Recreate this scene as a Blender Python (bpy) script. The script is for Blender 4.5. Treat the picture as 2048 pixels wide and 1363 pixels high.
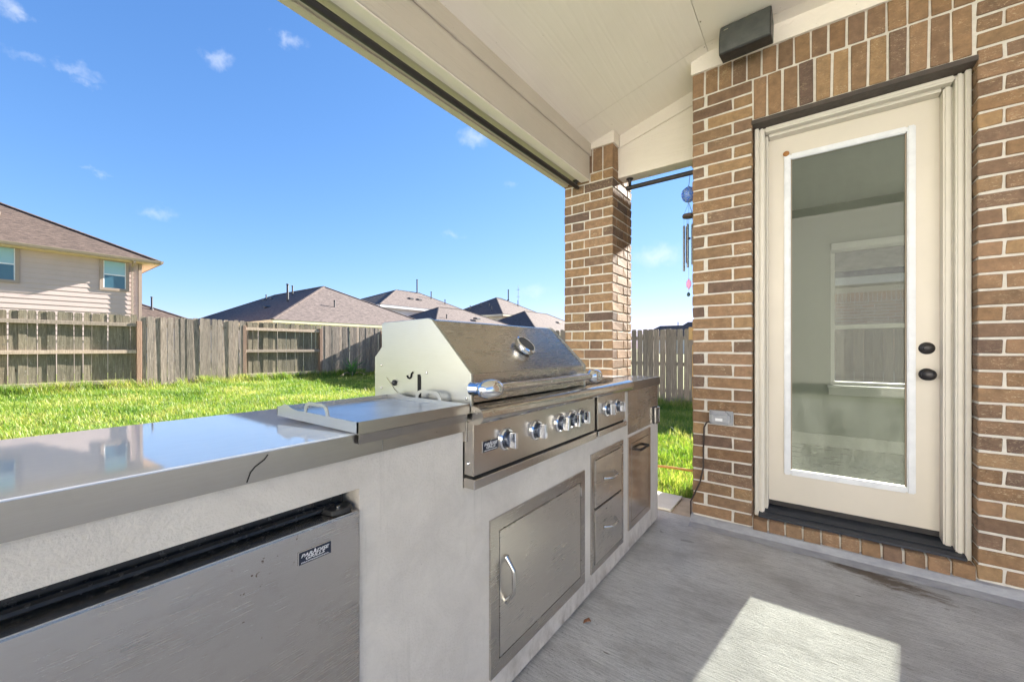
import bpy, bmesh, math, random
import numpy as np
from mathutils import Vector, Matrix, noise as mnoise

for o in list(bpy.data.objects):
    bpy.data.objects.remove(o)
random.seed(7)
rng = np.random.default_rng(11)
scene = bpy.context.scene
COL = scene.collection

# ------------------------------------------------------------------ camera
CAM_H = 1.22
YAW = math.radians(36.67)
cam_d = bpy.data.cameras.new('camera')
cam_d.sensor_width = 36.0
cam_d.lens = 14.0
cam_d.shift_y = 14.5 / 2048
cam_d.clip_start = 0.02
cam_d.clip_end = 3000
cam = bpy.data.objects.new('camera', cam_d)
cam.location = (0, 0, CAM_H)
cam.rotation_euler = (math.radians(90), 0, YAW)
COL.objects.link(cam)
scene.camera = cam

# ------------------------------------------------------------------ sky and sun
SUN_EL = math.radians(24.5)
SUN_AZ = math.radians(8.7)          # from +Y towards +X
world = bpy.data.worlds.new('World')
scene.world = world
world.use_nodes = True
world.cycles.sampling_method = 'MANUAL'
world.cycles.sample_map_resolution = 512
wn, wl = world.node_tree.nodes, world.node_tree.links
wn.clear()
w_out = wn.new('ShaderNodeOutputWorld')
w_bg = wn.new('ShaderNodeBackground')
w_bg.inputs['Strength'].default_value = 0.05
sky = wn.new('ShaderNodeTexSky')
sky.sky_type = 'NISHITA'
sky.sun_disc = False
sky.sun_elevation = SUN_EL
sky.sun_rotation = SUN_AZ
sky.air_density = 0.7
sky.dust_density = 0.0
sky.ozone_density = 6.0
# small fair-weather clouds at fixed directions of the sky
w_tc = wn.new('ShaderNodeTexCoord')
w_n = wn.new('ShaderNodeTexNoise')
w_n.inputs['Scale'].default_value = 34
w_n.inputs['Detail'].default_value = 4
w_n.inputs['Roughness'].default_value = 0.62
wl.new(w_tc.outputs['Generated'], w_n.inputs['Vector'])
w_warp = wn.new('ShaderNodeVectorMath'); w_warp.operation = 'MULTIPLY_ADD'
wl.new(w_n.outputs['Color'], w_warp.inputs[0])
w_warp.inputs[1].default_value = (0.065, 0.065, 0.045)
wl.new(w_tc.outputs['Generated'], w_warp.inputs[2])
# direction (x, y, z), angular half-width, density
CLOUDS = []
def cloud_dir(azim_deg, el_deg, w, h, dens):
    az, el = math.radians(azim_deg), math.radians(el_deg)
    CLOUDS.append(((math.sin(az) * math.cos(el), math.cos(az) * math.cos(el), math.sin(el)), w, h, dens))
# azimuths measured from +Y, negative to the left
for px, py, w, h, d in ((580, 82, 26, 16, .75), (437, 120, 30, 18, .8), (950, 274, 38, 20, .85), (155, 140, 34, 12, .55),
                        (172, 162, 20, 9, .45), (10, 8, 30, 26, .9), (318, 428, 34, 16, .55), (194, 348, 14, 9, .4),
                        (905, 469, 22, 10, .4), (1315, 512, 58, 26, .9), (1022, 372, 18, 10, .3), (1068, 582, 40, 16, .45),
                        (45, 112, 30, 10, .35)):
    a = (px - 1024) / 796.4
    b = (696 - py) / 796.4
    azim = math.degrees(math.atan(a)) - 36.67
    el = math.degrees(math.atan(b / math.sqrt(1 + a * a)))
    sc = 1 / (796.4 * math.sqrt(1 + a * a + b * b))
    cloud_dir(azim, el, w * sc, h * sc, d)
prev = None
for (dx, dy, dz), w, h, dens in CLOUDS:
    sub = wn.new('ShaderNodeVectorMath'); sub.operation = 'SUBTRACT'
    wl.new(w_warp.outputs[0], sub.inputs[0])
    sub.inputs[1].default_value = (dx + .0325, dy + .0325, dz + .0225)
    div = wn.new('ShaderNodeVectorMath'); div.operation = 'DIVIDE'
    wl.new(sub.outputs[0], div.inputs[0]); div.inputs[1].default_value = (w, w, h)
    ln = wn.new('ShaderNodeVectorMath'); ln.operation = 'LENGTH'
    wl.new(div.outputs[0], ln.inputs[0])
    mr = wn.new('ShaderNodeMapRange'); mr.interpolation_type = 'SMOOTHSTEP'
    mr.inputs['From Min'].default_value = 1.15; mr.inputs['From Max'].default_value = -0.25
    mr.inputs['To Min'].default_value = 0; mr.inputs['To Max'].default_value = dens * .5
    wl.new(ln.outputs['Value'], mr.inputs['Value'])
    if prev is None:
        prev = mr.outputs[0]
    else:
        mx = wn.new('ShaderNodeMath'); mx.operation = 'MAXIMUM'
        wl.new(prev, mx.inputs[0]); wl.new(mr.outputs[0], mx.inputs[1]); prev = mx.outputs[0]
w_mix = wn.new('ShaderNodeMixRGB')
w_mix.inputs['Color2'].default_value = (4.6, 4.75, 5.0, 1)
wl.new(prev, w_mix.inputs['Fac'])
# soft shoulder on the whole sky, as the photograph's even blue has
def vmath(op, a, b):
    q = wn.new('ShaderNodeVectorMath'); q.operation = op
    for i_, v_ in enumerate((a, b)):
        if isinstance(v_, tuple): q.inputs[i_].default_value = v_
        else: wl.new(v_, q.inputs[i_])
    return q.outputs[0]
den = vmath('ADD', vmath('MULTIPLY', sky.outputs[0], (.08, .25, .27)), (1.0, 1.0, 1.0))
soft = vmath('DIVIDE', vmath('MULTIPLY', sky.outputs[0], (1.36, 1.76, 2.25)), den)
wl.new(soft, w_mix.inputs['Color1'])
wl.new(w_mix.outputs[0], w_bg.inputs['Color'])
wl.new(w_bg.outputs[0], w_out.inputs['Surface'])

sun_d = bpy.data.lights.new('sun', 'SUN')
sun_d.energy = 5.0
sun_d.angle = math.radians(0.75)
sun_d.color = (1.0, 0.945, 0.85)
sun = bpy.data.objects.new('sun', sun_d)
to_sun = Vector((math.sin(SUN_AZ) * math.cos(SUN_EL), math.cos(SUN_AZ) * math.cos(SUN_EL), math.sin(SUN_EL)))
sun.rotation_euler = to_sun.to_track_quat('Z', 'Y').to_euler()
sun.location = (5, 30, 20)
COL.objects.link(sun)

vs = scene.view_settings
vs.view_transform = 'Standard'
vs.look = 'None'
vs.gamma = 1.0
vs.exposure = 2.42
vs.use_curve_mapping = False
scene.cycles.max_bounces = 7
scene.cycles.diffuse_bounces = 4
scene.cycles.glossy_bounces = 3
scene.cycles.transparent_max_bounces = 6
scene.cycles.transmission_bounces = 2

# ------------------------------------------------------------------ materials
def new_mat(name):
    m = bpy.data.materials.new(name)
    m.use_nodes = True
    nt = m.node_tree
    return m, nt.nodes, nt.links, nt.nodes['Principled BSDF'], nt.nodes['Material Output']

class NB:
    """small node helper"""
    def __init__(s, n, l):
        s.n, s.l = n, l
        s.geo = n.new('ShaderNodeNewGeometry')
    def val(s, sock, v):
        if hasattr(v, 'links') or isinstance(v, bpy.types.NodeSocket):
            s.l.new(v, sock)
        else:
            sock.default_value = v
    def pos(s, scale=(1, 1, 1), rot=(0, 0, 0)):
        m = s.n.new('ShaderNodeMapping')
        m.inputs['Scale'].default_value = scale
        m.inputs['Rotation'].default_value = rot
        s.l.new(s.geo.outputs['Position'], m.inputs['Vector'])
        return m.outputs[0]
    def noise(s, vec, scale=5, detail=4, rough=.55, dist=0.0):
        t = s.n.new('ShaderNodeTexNoise')
        t.inputs['Scale'].default_value = scale
        t.inputs['Detail'].default_value = detail
        t.inputs['Roughness'].default_value = rough
        t.inputs['Distortion'].default_value = dist
        s.l.new(vec, t.inputs['Vector'])
        return t.outputs['Fac']
    def ramp(s, fac, stops):
        r = s.n.new('ShaderNodeValToRGB')
        el = r.color_ramp.elements
        while len(el) < len(stops):
            el.new(0.5)
        for e, (p, c) in zip(el, stops):
            e.position = p
            e.color = (c[0], c[1], c[2], 1) if not isinstance(c, (int, float)) else (c, c, c, 1)
        s.l.new(fac, r.inputs['Fac'])
        return r.outputs['Color']
    def mix(s, fac, a, b, mode='MIX'):
        m = s.n.new('ShaderNodeMixRGB'); m.blend_type = mode
        for k, v in (('Fac', fac), ('Color1', a), ('Color2', b)):
            if isinstance(v, bpy.types.NodeSocket):
                s.l.new(v, m.inputs[k])
            elif isinstance(v, (tuple, list)):
                m.inputs[k].default_value = (v[0], v[1], v[2], 1)
            else:
                m.inputs[k].default_value = v if k == 'Fac' else (v, v, v, 1)
        return m.outputs['Color']
    def math(s, op, a, b=0.0, clamp=False):
        m = s.n.new('ShaderNodeMath'); m.operation = op; m.use_clamp = clamp
        s.val(m.inputs[0], a); s.val(m.inputs[1], b)
        return m.outputs[0]
    def bump(s, h, strength=.3, dist=.01, normal=None):
        b = s.n.new('ShaderNodeBump')
        b.inputs['Strength'].default_value = strength
        b.inputs['Distance'].default_value = dist
        s.l.new(h, b.inputs['Height'])
        if normal is not None:
            s.l.new(normal, b.inputs['Normal'])
        return b.outputs['Normal']
    def rand(s):
        o = s.n.new('ShaderNodeObjectInfo')
        return o.outputs['Random']
    def sep(s):
        x = s.n.new('ShaderNodeSeparateXYZ')
        s.l.new(s.geo.outputs['Position'], x.inputs[0])
        return x.outputs
    def island(s):
        return s.geo.outputs['Random Per Island']

def simple(name, c1, c2=None, scale=8, rough=.6, metal=0.0, bump=0.0, bscale=60, stretch=(1, 1, 1), spec=None, coat=0.0, bdist=.004):
    m, n, l, bs, out = new_mat(name)
    k = NB(n, l)
    v = k.pos(stretch)
    if c2 is None:
        c2 = tuple(x * .86 for x in c1)
    f = k.noise(v, scale, 5, .6)
    l.new(k.ramp(f, [(.3, c1), (.7, c2)]), bs.inputs['Base Color'])
    rr = k.ramp(k.noise(v, scale * 2.7, 3), [(.3, max(rough - .07, .02)), (.7, min(rough + .08, 1))])
    l.new(rr, bs.inputs['Roughness'])
    bs.inputs['Metallic'].default_value = metal
    if coat:
        bs.inputs['Coat Weight'].default_value = coat
    if bump:
        l.new(k.bump(k.noise(v, bscale, 4), bump, bdist), bs.inputs['Normal'])
    return m

M = {}
# brick: each brick takes its own tone
def brick_mat(name, tones, scuff=.55):
    m, n, l, bs, out = new_mat(name)
    k = NB(n, l)
    r = k.rand()
    base = k.ramp(r, [(i / (len(tones) - 1) if len(tones) > 1 else 0, c) for i, c in enumerate(tones)])
    n1 = k.noise(k.pos((1, 1, 1)), 22, 5, .65)
    base = k.mix(.75, base, k.ramp(n1, [(.25, (.55, .55, .55)), (.75, (1.35, 1.3, 1.25))]), 'MULTIPLY')
    sc = k.noise(k.pos((9, 9, 26)), 5, 6, .75, 1.6)
    pick = k.noise(k.pos((1, 1, 1)), 5.5, 2)
    msk = k.math('MULTIPLY', k.ramp(sc, [(.56, 0.0), (.62, 1.0)]), k.ramp(pick, [(.46, 0.0), (.58, 1.0)]))
    base = k.mix(k.math('MULTIPLY', msk, scuff), base, (.68, .55, .36))
    pit = k.noise(k.pos((1, 1, 1)), 70, 3)
    base = k.mix(k.ramp(pit, [(.68, 0.0), (.74, .7)]), base, (.06, .04, .03))
    l.new(base, bs.inputs['Base Color'])
    bs.inputs['Roughness'].default_value = .82
    h = k.math('ADD', k.noise(k.pos((1, 1, 1)), 95, 4, .7), k.math('MULTIPLY', n1, 1.3))
    l.new(k.bump(h, .55, .004), bs.inputs['Normal'])
    return m
M['brick'] = brick_mat('brick', [(0.212, 0.125, 0.069), (0.287, 0.172, 0.090), (0.198, 0.125, 0.085), (0.356, 0.226, 0.115), (0.163, 0.101, 0.066), (0.307, 0.186, 0.106), (0.129, 0.084, 0.066), (0.267, 0.163, 0.087), (0.327, 0.201, 0.120)])
M['brick_red'] = brick_mat('brick_red', [(.55, .29, .19), (.6, .38, .26), (.47, .28, .21), (.66, .45, .31), (.6, .3, .19)], .3)
M['mortar'] = simple('mortar', (.71, .665, .60), (.59, .55, .49), 30, .9, bump=.5, bscale=140)
M['stucco'] = None

def stucco_mat():
    m, n, l, bs, out = new_mat('stucco')
    k = NB(n, l)
    f = k.noise(k.pos(), 3.2, 6, .6)
    base = k.ramp(f, [(.3, (.72, .66, .59)), (.7, (.60, .545, .485))])
    tw = k.noise(k.pos((1, 1, 1), (.4, .3, .2)), 9, 7, .75, .9)
    base = k.mix(.7, base, k.ramp(tw, [(.35, (.92, .915, .91)), (.6, (1.04, 1.04, 1.04))]), 'MULTIPLY')
    dr_ = k.noise(k.pos((1, 9, .7)), 3, 5, .7)
    base = k.mix(k.ramp(dr_, [(.58, 0.0), (.8, .45)]), base, (.40, .36, .31))
    z = k.sep()[2]
    # dirt splashed up from the slab, ragged
    dn = k.noise(k.pos((1, 1, .6)), 14, 6, .7)
    low = k.math('SUBTRACT', 0.14, z)
    d = k.math('MULTIPLY', k.math('MULTIPLY', low, 6.5, True), k.ramp(dn, [(.42, 0.0), (.68, 1.0)]), True)
    base = k.mix(d, base, (.24, .18, .12))
    sp = k.noise(k.pos(), 46, 2, .4)
    base = k.mix(k.ramp(sp, [(.80, 0.0), (.82, .7)]), base, (.14, .11, .09))
    l.new(base, bs.inputs['Base Color'])
    bs.inputs['Roughness'].default_value = .78
    h = k.math('ADD', k.noise(k.pos(), 150, 3), k.math('MULTIPLY', k.noise(k.pos(), 24, 3), .8))
    l.new(k.bump(k.math('ADD', h, k.math('MULTIPLY', tw, 1.6)), .4, .005), bs.inputs['Normal'])
    return m
M['stucco'] = stucco_mat()

def concrete_mat():
    m, n, l, bs, out = new_mat('patio_concrete')
    k = NB(n, l)
    big = k.noise(k.pos(), 1.7, 6, .62, .3)
    base = k.ramp(big, [(.30, (.47, .455, .45)), (.5, (.66, .645, .635)), (.70, (.80, .785, .77))])
    br = k.noise(k.pos((7, 95, 7), (0, 0, .12)), 1.6, 5, .72, .6)     # broom finish
    base = k.mix(.55, base, k.ramp(br, [(.34, (.5, .5, .5)), (.52, (1.0, 1.0, 1.0)), (.68, (1.3, 1.3, 1.3))]), 'MULTIPLY')
    spk = k.noise(k.pos((1, 1.6, 1)), 75, 4, .7)
    base = k.mix(k.ramp(spk, [(.60, 0.0), (.70, .75)]), base, (.12, .11, .10))
    s = k.sep()
    # brown stain below the door
    dx = k.math('MULTIPLY', k.math('SUBTRACT', s[0], .27), 2.7)
    dy = k.math('MULTIPLY', k.math('SUBTRACT', k.math('ADD', s[1], k.math('MULTIPLY', s[0], .35)), 2.975), 8.0)
    dd = k.math('SQRT', k.math('ADD', k.math('MULTIPLY', dx, dx), k.math('MULTIPLY', dy, dy)))
    st = k.noise(k.pos((1, 2.4, 1)), 9, 7, .72, .8)
    sm = k.math('SUBTRACT', k.math('MULTIPLY', st, 2.1), dd)
    base = k.mix(k.ramp(sm, [(.22, 0.0), (.7, .9)]), base, (.13, .082, .042))
    drk = k.noise(k.pos((1, 2, 1)), 3.1, 6, .7)
    base = k.mix(k.ramp(drk, [(.5, 0.0), (.72, .62)]), base, (.33, .31, .295))
    dash = k.noise(k.pos((6, 28, 6), (0, 0, .5)), 1.5, 3, .5)
    base = k.mix(k.ramp(dash, [(.70, 0.0), (.735, .8)]), base, (.16, .13, .10))
    l.new(base, bs.inputs['Base Color'])
    wet = k.noise(k.pos((1, 1.3, 1)), 1.3, 4, .6)
    l.new(k.ramp(wet, [(.28, .24), (.72, .46)]), bs.inputs['Roughness'])
    h = k.math('ADD', k.math('MULTIPLY', br, 1.1), k.noise(k.pos(), 90, 4, .7))
    bs.inputs['Specular IOR Level'].default_value = .38
    l.new(k.bump(h, 1.0, .009), bs.inputs['Normal'])
    return m
M['concrete'] = concrete_mat()
M['grey_coat'] = simple('grey_coating', (.40, .40, .42), (.27, .27, .30), 12, .5, bump=.5, bscale=35, stretch=(1, 2, 2))
M['paver'] = simple('paver', (.60, .50, .38), (.44, .36, .27), 9, .85, bump=.4)
M['tile'] = simple('pale_tile', (.82, .80, .74), (.72, .69, .62), 6, .6, bump=.15)

def steel_mat(name, c=(.58, .545, .505), rough=.22, streak=(2, 2, 90), stain=.16, stain_c=(.30, .26, .21), bump=.02, low=.42, wav=5.0):
    m, n, l, bs, out = new_mat(name)
    k = NB(n, l)
    g = k.noise(k.pos(streak), 6, 4, .6)
    base = k.mix(.16, c, k.ramp(g, [(.3, tuple(x * .8 for x in c)), (.7, tuple(min(1, x * 1.15) for x in c))]))
    s1 = k.noise(k.pos((1, 1, 1.6), (.5, .4, 0)), 7, 8, .72, .6)
    base = k.mix(k.ramp(s1, [(low + .06, 0.0), (.86, stain)]), base, stain_c)
    l.new(base, bs.inputs['Base Color'])
    bs.inputs['Metallic'].default_value = .96
    rr = k.mix(.4, k.ramp(g, [(.3, rough * .85), (.7, rough * 1.2)]), k.ramp(s1, [(.3, rough * .85), (.8, min(.8, rough * 1.5))]))
    l.new(rr, bs.inputs['Roughness'])
    l.new(k.bump(k.math('ADD', g, k.math('MULTIPLY', k.noise(k.pos(), 2.2, 2), wav)), bump, .004), bs.inputs['Normal'])
    return m
M['steel'] = steel_mat('brushed_steel')
M['steel_h'] = steel_mat('brushed_steel_door', (.58, .545, .505), .24, (2, 2, 60), .3, (.36, .31, .26))
M['steel_fascia'] = steel_mat('counter_edge_steel', (.36, .335, .31), .3, (2, 2, 60), .35, (.26, .23, .20))
def spotted(name):
    m = steel_mat(name, (.66, .62, .575), .24, (2, 2, 60), .55, (.38, .32, .27), .005)
    n, l = m.node_tree.nodes, m.node_tree.links
    bs = n['Principled BSDF']
    k = NB(n, l)
    src = bs.inputs['Base Color'].links[0].from_socket
    z = k.sep()[2]
    sp = k.math('MULTIPLY', k.ramp(k.noise(k.pos((1, 1, 1)), 62, 3, .6), [(.69, 0.0), (.73, 1.0)]), k.ramp(k.noise(k.pos(), 5, 2), [(.5, 0.0), (.6, .9)]))
    l.new(k.mix(sp, src, (.16, .085, .05)), bs.inputs['Base Color'])
    return m
M['steel_fridge'] = spotted('smudged_fridge_steel')
M['steel_panel'] = steel_mat('satin_panel_steel', (.74, .70, .645), .28, (2, 2, 60), .1, (.5, .43, .36), .012)
M['steel_lid'] = steel_mat('weathered_lid_steel', (.52, .485, .445), .25, (60, 3, 60), .45, (.36, .30, .25))
M['steel_side'] = steel_mat('matt_side_steel', (.50, .50, .465), .34, (3, 3, 40), .3, (.45, .42, .34))
M['steel_top'] = steel_mat('polished_counter_steel', (.80, .81, .84), .03, (30, 3, 3), .12, (.6, .6, .62), .004, .5, 0.4)
M['steel_top'].node_tree.nodes['Principled BSDF'].inputs['Metallic'].default_value = .26
M['steel_brick_tint'] = steel_mat('brick_tinted_steel', (.66, .58, .51), .2, (3, 3, 40), .5, (.36, .23, .15))  # warm tint stands for the brick wall mirrored in the front
M['griddle'] = steel_mat('seasoned_griddle', (.62, .62, .63), .32, (14, 14, 14), .45, (.30, .27, .25), .2)
M['chrome'] = simple('chrome', (.86, .87, .9), (.8, .82, .85), 4, .09, 1.0)
M['bar_steel'] = simple('handle_steel', (.66, .64, .61), (.6, .58, .55), 20, .2, 1.0)
M['knob'] = simple('dark_knob_metal', (.16, .18, .22), (.11, .12, .15), 30, .22, .9)
M['black'] = simple('black_plastic', (.018, .018, .02), (.035, .035, .035), 20, .45, bump=.1)
M['black_gloss'] = simple('black_rubber_seal', (.012, .012, .013), (.025, .025, .026), 30, .22, bump=.2, bscale=30)
M['gap'] = simple('dark_gap', (.012, .011, .01), None, 5, .9)
M['dial'] = simple('dark_dial', (.07, .07, .075), (.045, .045, .05), 60, .55)
M['badge_blue'] = simple('badge_navy', (.012, .018, .04), None, 5, .3)
M['badge_white'] = simple('badge_letter', (.85, .86, .88), None, 5, .35, .3)

def board_mat(name, c1, c2, stretch=(14, 1.2, 14), bump=.55, rough=.6):
    m, n, l, bs, out = new_mat(name)
    k = NB(n, l)
    gn = k.noise(k.pos(tuple(x * .30 for x in stretch)), 1.0, 3, .5, .4)
    rings = k.math('SINE', k.math('MULTIPLY', gn, 95.0))
    fine = k.noise(k.pos(tuple(x * 6 for x in stretch)), 2.0, 4)
    f = k.noise(k.pos(), 2.0, 5, .6)
    base = k.ramp(f, [(.3, c1), (.7, c2)])
    sp = k.noise(k.pos(), 34, 2)
    base = k.mix(k.ramp(sp, [(.75, 0.0), (.78, .5)]), base, (.35, .27, .19))
    l.new(base, bs.inputs['Base Color'])
    bs.inputs['Roughness'].default_value = rough
    h = k.math('ADD', k.math('MULTIPLY', rings, .45), fine)
    l.new(k.bump(h, bump, .004), bs.inputs['Normal'])
    return m
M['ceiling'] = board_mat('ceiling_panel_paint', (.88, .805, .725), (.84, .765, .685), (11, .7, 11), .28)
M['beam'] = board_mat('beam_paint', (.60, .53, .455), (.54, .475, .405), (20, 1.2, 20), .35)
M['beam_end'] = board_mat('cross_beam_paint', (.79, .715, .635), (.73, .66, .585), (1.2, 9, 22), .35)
M['trim'] = simple('cream_trim', (.74, .69, .61), (.69, .645, .565), 6, .5, bump=.06, bscale=80)
M['door_paint'] = simple('door_paint', (.70, .635, .545), (.655, .595, .51), 3, .45, bump=.08, bscale=50)
M['white_frame'] = simple('white_glazing_frame', (.82, .83, .86), (.70, .71, .74), 14, .45, bump=.15)
M['bronze'] = simple('dark_bronze', (.035, .032, .035), (.05, .045, .045), 12, .38, .5)
M['lintel'] = simple('dark_steel_lintel', (.075, .055, .045), (.05, .04, .035), 14, .6)
M['rubber'] = simple('threshold_metal', (.028, .034, .05), (.045, .05, .065), 40, .42, .3, stretch=(.2, 4, 4), bump=.25)
M['room_wall'] = simple('room_wall', (.44, .46, .405), (.41, .43, .375), 2, .8)
M['room_floor'] = simple('room_floor', (.74, .73, .69), (.66, .65, .61), 3, .3)
M['vinyl'] = simple('white_vinyl', (.82, .82, .80), (.76, .76, .74), 5, .4)
M['blue_glass'] = None
M['hose'] = simple('orange_hose', (.62, .33, .10), (.52, .27, .08), 20, .5)
M['hose_end'] = simple('hose_coupling', (.30, .24, .36), None, 20, .4)
M['clear_plastic'] = simple('smoked_cover_plastic', (.33, .34, .36), (.42, .42, .44), 20, .22, bump=.1)
M['cable'] = simple('dark_cable', (.05, .035, .03), None, 20, .5)
M['rust'] = simple('rusty_clip', (.42, .2, .06), (.3, .12, .04), 60, .8)
M['speaker_grille'] = simple('speaker_grille', (.055, .058, .058), (.09, .095, .09), 18, .55, bump=.5, bscale=420, bdist=.002)

def glass_mat(name, dirt=.12, refl=.10, tint=(.93, .97, .94), ripple=0.0):
    m, n, l, bs, out = new_mat(name)
    n.remove(bs)
    k = NB(n, l)
    tr = n.new('ShaderNodeBsdfTransparent'); tr.inputs[0].default_value = (*tint, 1)
    gl = n.new('ShaderNodeBsdfGlossy'); gl.inputs['Roughness'].default_value = .015
    d1 = n.new('ShaderNodeBsdfDiffuse'); d1.inputs[0].default_value = (.72, .75, .70, 1)
    d2 = n.new('ShaderNodeBsdfTranslucent'); d2.inputs[0].default_value = (.75, .77, .72, 1)
    df = n.new('ShaderNodeMixShader'); df.inputs[0].default_value = .6
    l.new(d1.outputs[0], df.inputs[1]); l.new(d2.outputs[0], df.inputs[2])
    fr = n.new('ShaderNodeFresnel'); fr.inputs['IOR'].default_value = 1.45
    mx = n.new('ShaderNodeMixShader')
    l.new(k.math('ADD', k.math('MULTIPLY', fr.outputs[0], .62), refl - .1, True), mx.inputs[0])
    l.new(tr.outputs[0], mx.inputs[1]); l.new(gl.outputs[0], mx.inputs[2])
    mx2 = n.new('ShaderNodeMixShader')
    s1 = k.noise(k.pos((1, 1, .35)), 6, 6, .7)
    s2 = k.noise(k.pos(), 130, 3, .6)
    zz = k.sep()[2]
    low = k.math('MULTIPLY', k.math('SUBTRACT', .85, zz), 1.5, True)
    spots = k.math('MULTIPLY', k.ramp(s2, [(.56, 0.0), (.66, 1.0)]), k.math('MULTIPLY', low, .42))
    dm = k.math('ADD', k.math('MULTIPLY', k.ramp(s1, [(.35, .15), (.75, 1.0)]), dirt), k.math('MULTIPLY', spots, dirt * 8), True)
    l.new(dm, mx2.inputs[0])
    l.new(mx.outputs[0], mx2.inputs[1]); l.new(df.outputs[0], mx2.inputs[2])
    l.new(mx2.outputs[0], out.inputs[0])
    return m
M['door_glass'] = glass_mat('door_glass', .07, .10, (.78, .80, .775))
M['pane'] = glass_mat('window_pane', .01, .10, (.70, .71, .70))
def far_pane():
    m, n, l, bs, out = new_mat('far_window_glass')
    bs.inputs['Base Color'].default_value = (.05, .12, .16, 1)
    bs.inputs['Roughness'].default_value = .06
    bs.inputs['Specular IOR Level'].default_value = .9
    return m
M['far_pane'] = far_pane()
M['blind'] = simple('pale_blind', (.32, .52, .60), (.28, .46, .55), 30, .5, stretch=(.2, .2, 8))

def bluegl():
    m, n, l, bs, out = new_mat('swirled_blue_glass')
    k = NB(n, l)
    f = k.noise(k.pos((12, 12, 40), (.5, 0, 0)), 3, 3, .5, 1.5)
    l.new(k.ramp(f, [(.38, (.01, .06, .65)), (.5, (.05, .25, .8)), (.57, (.55, .6, .62)), (.62, (.02, .10, .7))]), bs.inputs['Base Color'])
    bs.inputs['Roughness'].default_value = .06
    bs.inputs['Coat Weight'].default_value = .6
    return m
M['blue_glass'] = bluegl()
M['pink'] = simple('pink_glass', (.75, .16, .50), (.8, .35, .62), 40, .15)
M['green_bead'] = simple('green_bead', (.02, .07, .06), None, 40, .15)
M['chime_tube'] = simple('chime_tube', (.20, .19, .18), (.26, .25, .23), 30, .3, .8)
M['chime_wood'] = simple('chime_wood', (.10, .065, .06), (.07, .045, .045), 30, .6)
M['string'] = simple('cord', (.10, .09, .10), None, 10, .8)

def wood_mat(name, ramp, lichen=.6):
    m, n, l, bs, out = new_mat(name)
    k = NB(n, l)
    r = k.rand()
    g = k.noise(k.pos((38, 38, 2.2)), 1.6, 6, .65, .7)
    base = k.ramp(g, ramp)
    base = k.mix(.8, base, k.ramp(r, [(0, (.66, .66, .64)), (.5, (1, .98, .95)), (1, (1.28, 1.2, 1.1))]), 'MULTIPLY')
    li = k.noise(k.pos((1, 1, .8)), 16, 6, .72)
    lb = k.noise(k.pos(), 1.3, 3)
    base = k.mix(k.math('MULTIPLY', k.ramp(li, [(.54, 0.0), (.64, 1.0)]), k.ramp(lb, [(.42, 0.0), (.62, lichen)])), base, (.13, .125, .105))
    lt = k.noise(k.pos((1, 1, .7)), 24, 5, .7)
    base = k.mix(k.math('MULTIPLY', k.ramp(lt, [(.6, 0.0), (.68, .6)]), lichen), base, (.52, .48, .40))
    kn = k.noise(k.pos((1, 1, .6)), 7, 1)
    base = k.mix(k.ramp(kn, [(.77, 0.0), (.8, .9)]), base, (.07, .045, .03))
    l.new(base, bs.inputs['Base Color'])
    bs.inputs['Roughness'].default_value = .9
    l.new(k.bump(g, .5, .006), bs.inputs['Normal'])
    return m
M['fence'] = wood_mat('weathered_fence_wood', [(.3, (.10, .082, .068)), (.5, (.245, .205, .172)), (.7, (.40, .345, .295))])
M['fence_green'] = wood_mat('mossy_fence_wood', [(.3, (.075, .066, .046)), (.5, (.165, .146, .105)), (.7, (.26, .232, .175))], .7)
M['fence_back'] = wood_mat('grey_fence_wood', [(.28, (.19, .145, .11)), (.5, (.32, .25, .195)), (.72, (.45, .365, .29))], .25)
M['rail'] = wood_mat('fence_rail_wood', [(.25, (.24, .19, .15)), (.5, (.38, .31, .25)), (.75, (.48, .40, .33))], .3)
M['post'] = wood_mat('fence_post_wood', [(.25, (.20, .12, .09)), (.5, (.29, .19, .14)), (.75, (.37, .26, .2))], .2)
M['new_wood'] = wood_mat('new_fence_wood', [(.25, (.48, .27, .10)), (.5, (.6, .36, .15)), (.75, (.68, .44, .2))], .0)

def grass_mat(name, ramp):
    m, n, l, bs, out = new_mat(name)
    k = NB(n, l)
    f = k.math('ADD', k.math('MULTIPLY', k.island(), .5), k.math('MULTIPLY', k.ramp(k.noise(k.pos(), .9, 5, .68), [(.3, 0.0), (.7, 1.0)]), .52))
    c = k.ramp(f, ramp)
    l.new(c, bs.inputs['Base Color'])
    bs.inputs['Roughness'].default_value = .5
    tl = n.new('ShaderNodeBsdfTranslucent')
    l.new(k.mix(1.0, c, (1.25, 1.3, .7), 'MULTIPLY'), tl.inputs[0])
    mx = n.new('ShaderNodeMixShader'); mx.inputs[0].default_value = .45
    l.new(bs.outputs[0], mx.inputs[1]); l.new(tl.outputs[0], mx.inputs[2])
    l.new(mx.outputs[0], out.inputs[0])
    return m
M['grass'] = grass_mat('grass_blade', [(.12, (.05, .14, .012)), (.38, (.13, .24, .028)), (.62, (.27, .33, .065)), (.86, (.50, .45, .19))])
M['yucca'] = grass_mat('yucca_leaf', [(.1, (.05, .14, .05)), (.6, (.10, .22, .08)), (.95, (.22, .28, .12))])
M['dry'] = simple('dry_stalk', (.45, .36, .24), (.33, .25, .16), 20, .9)
M['ground'] = simple('lawn_soil', (.16, .20, .045), (.22, .22, .08), 3, .95, bump=.8, bscale=30, bdist=.03)

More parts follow.
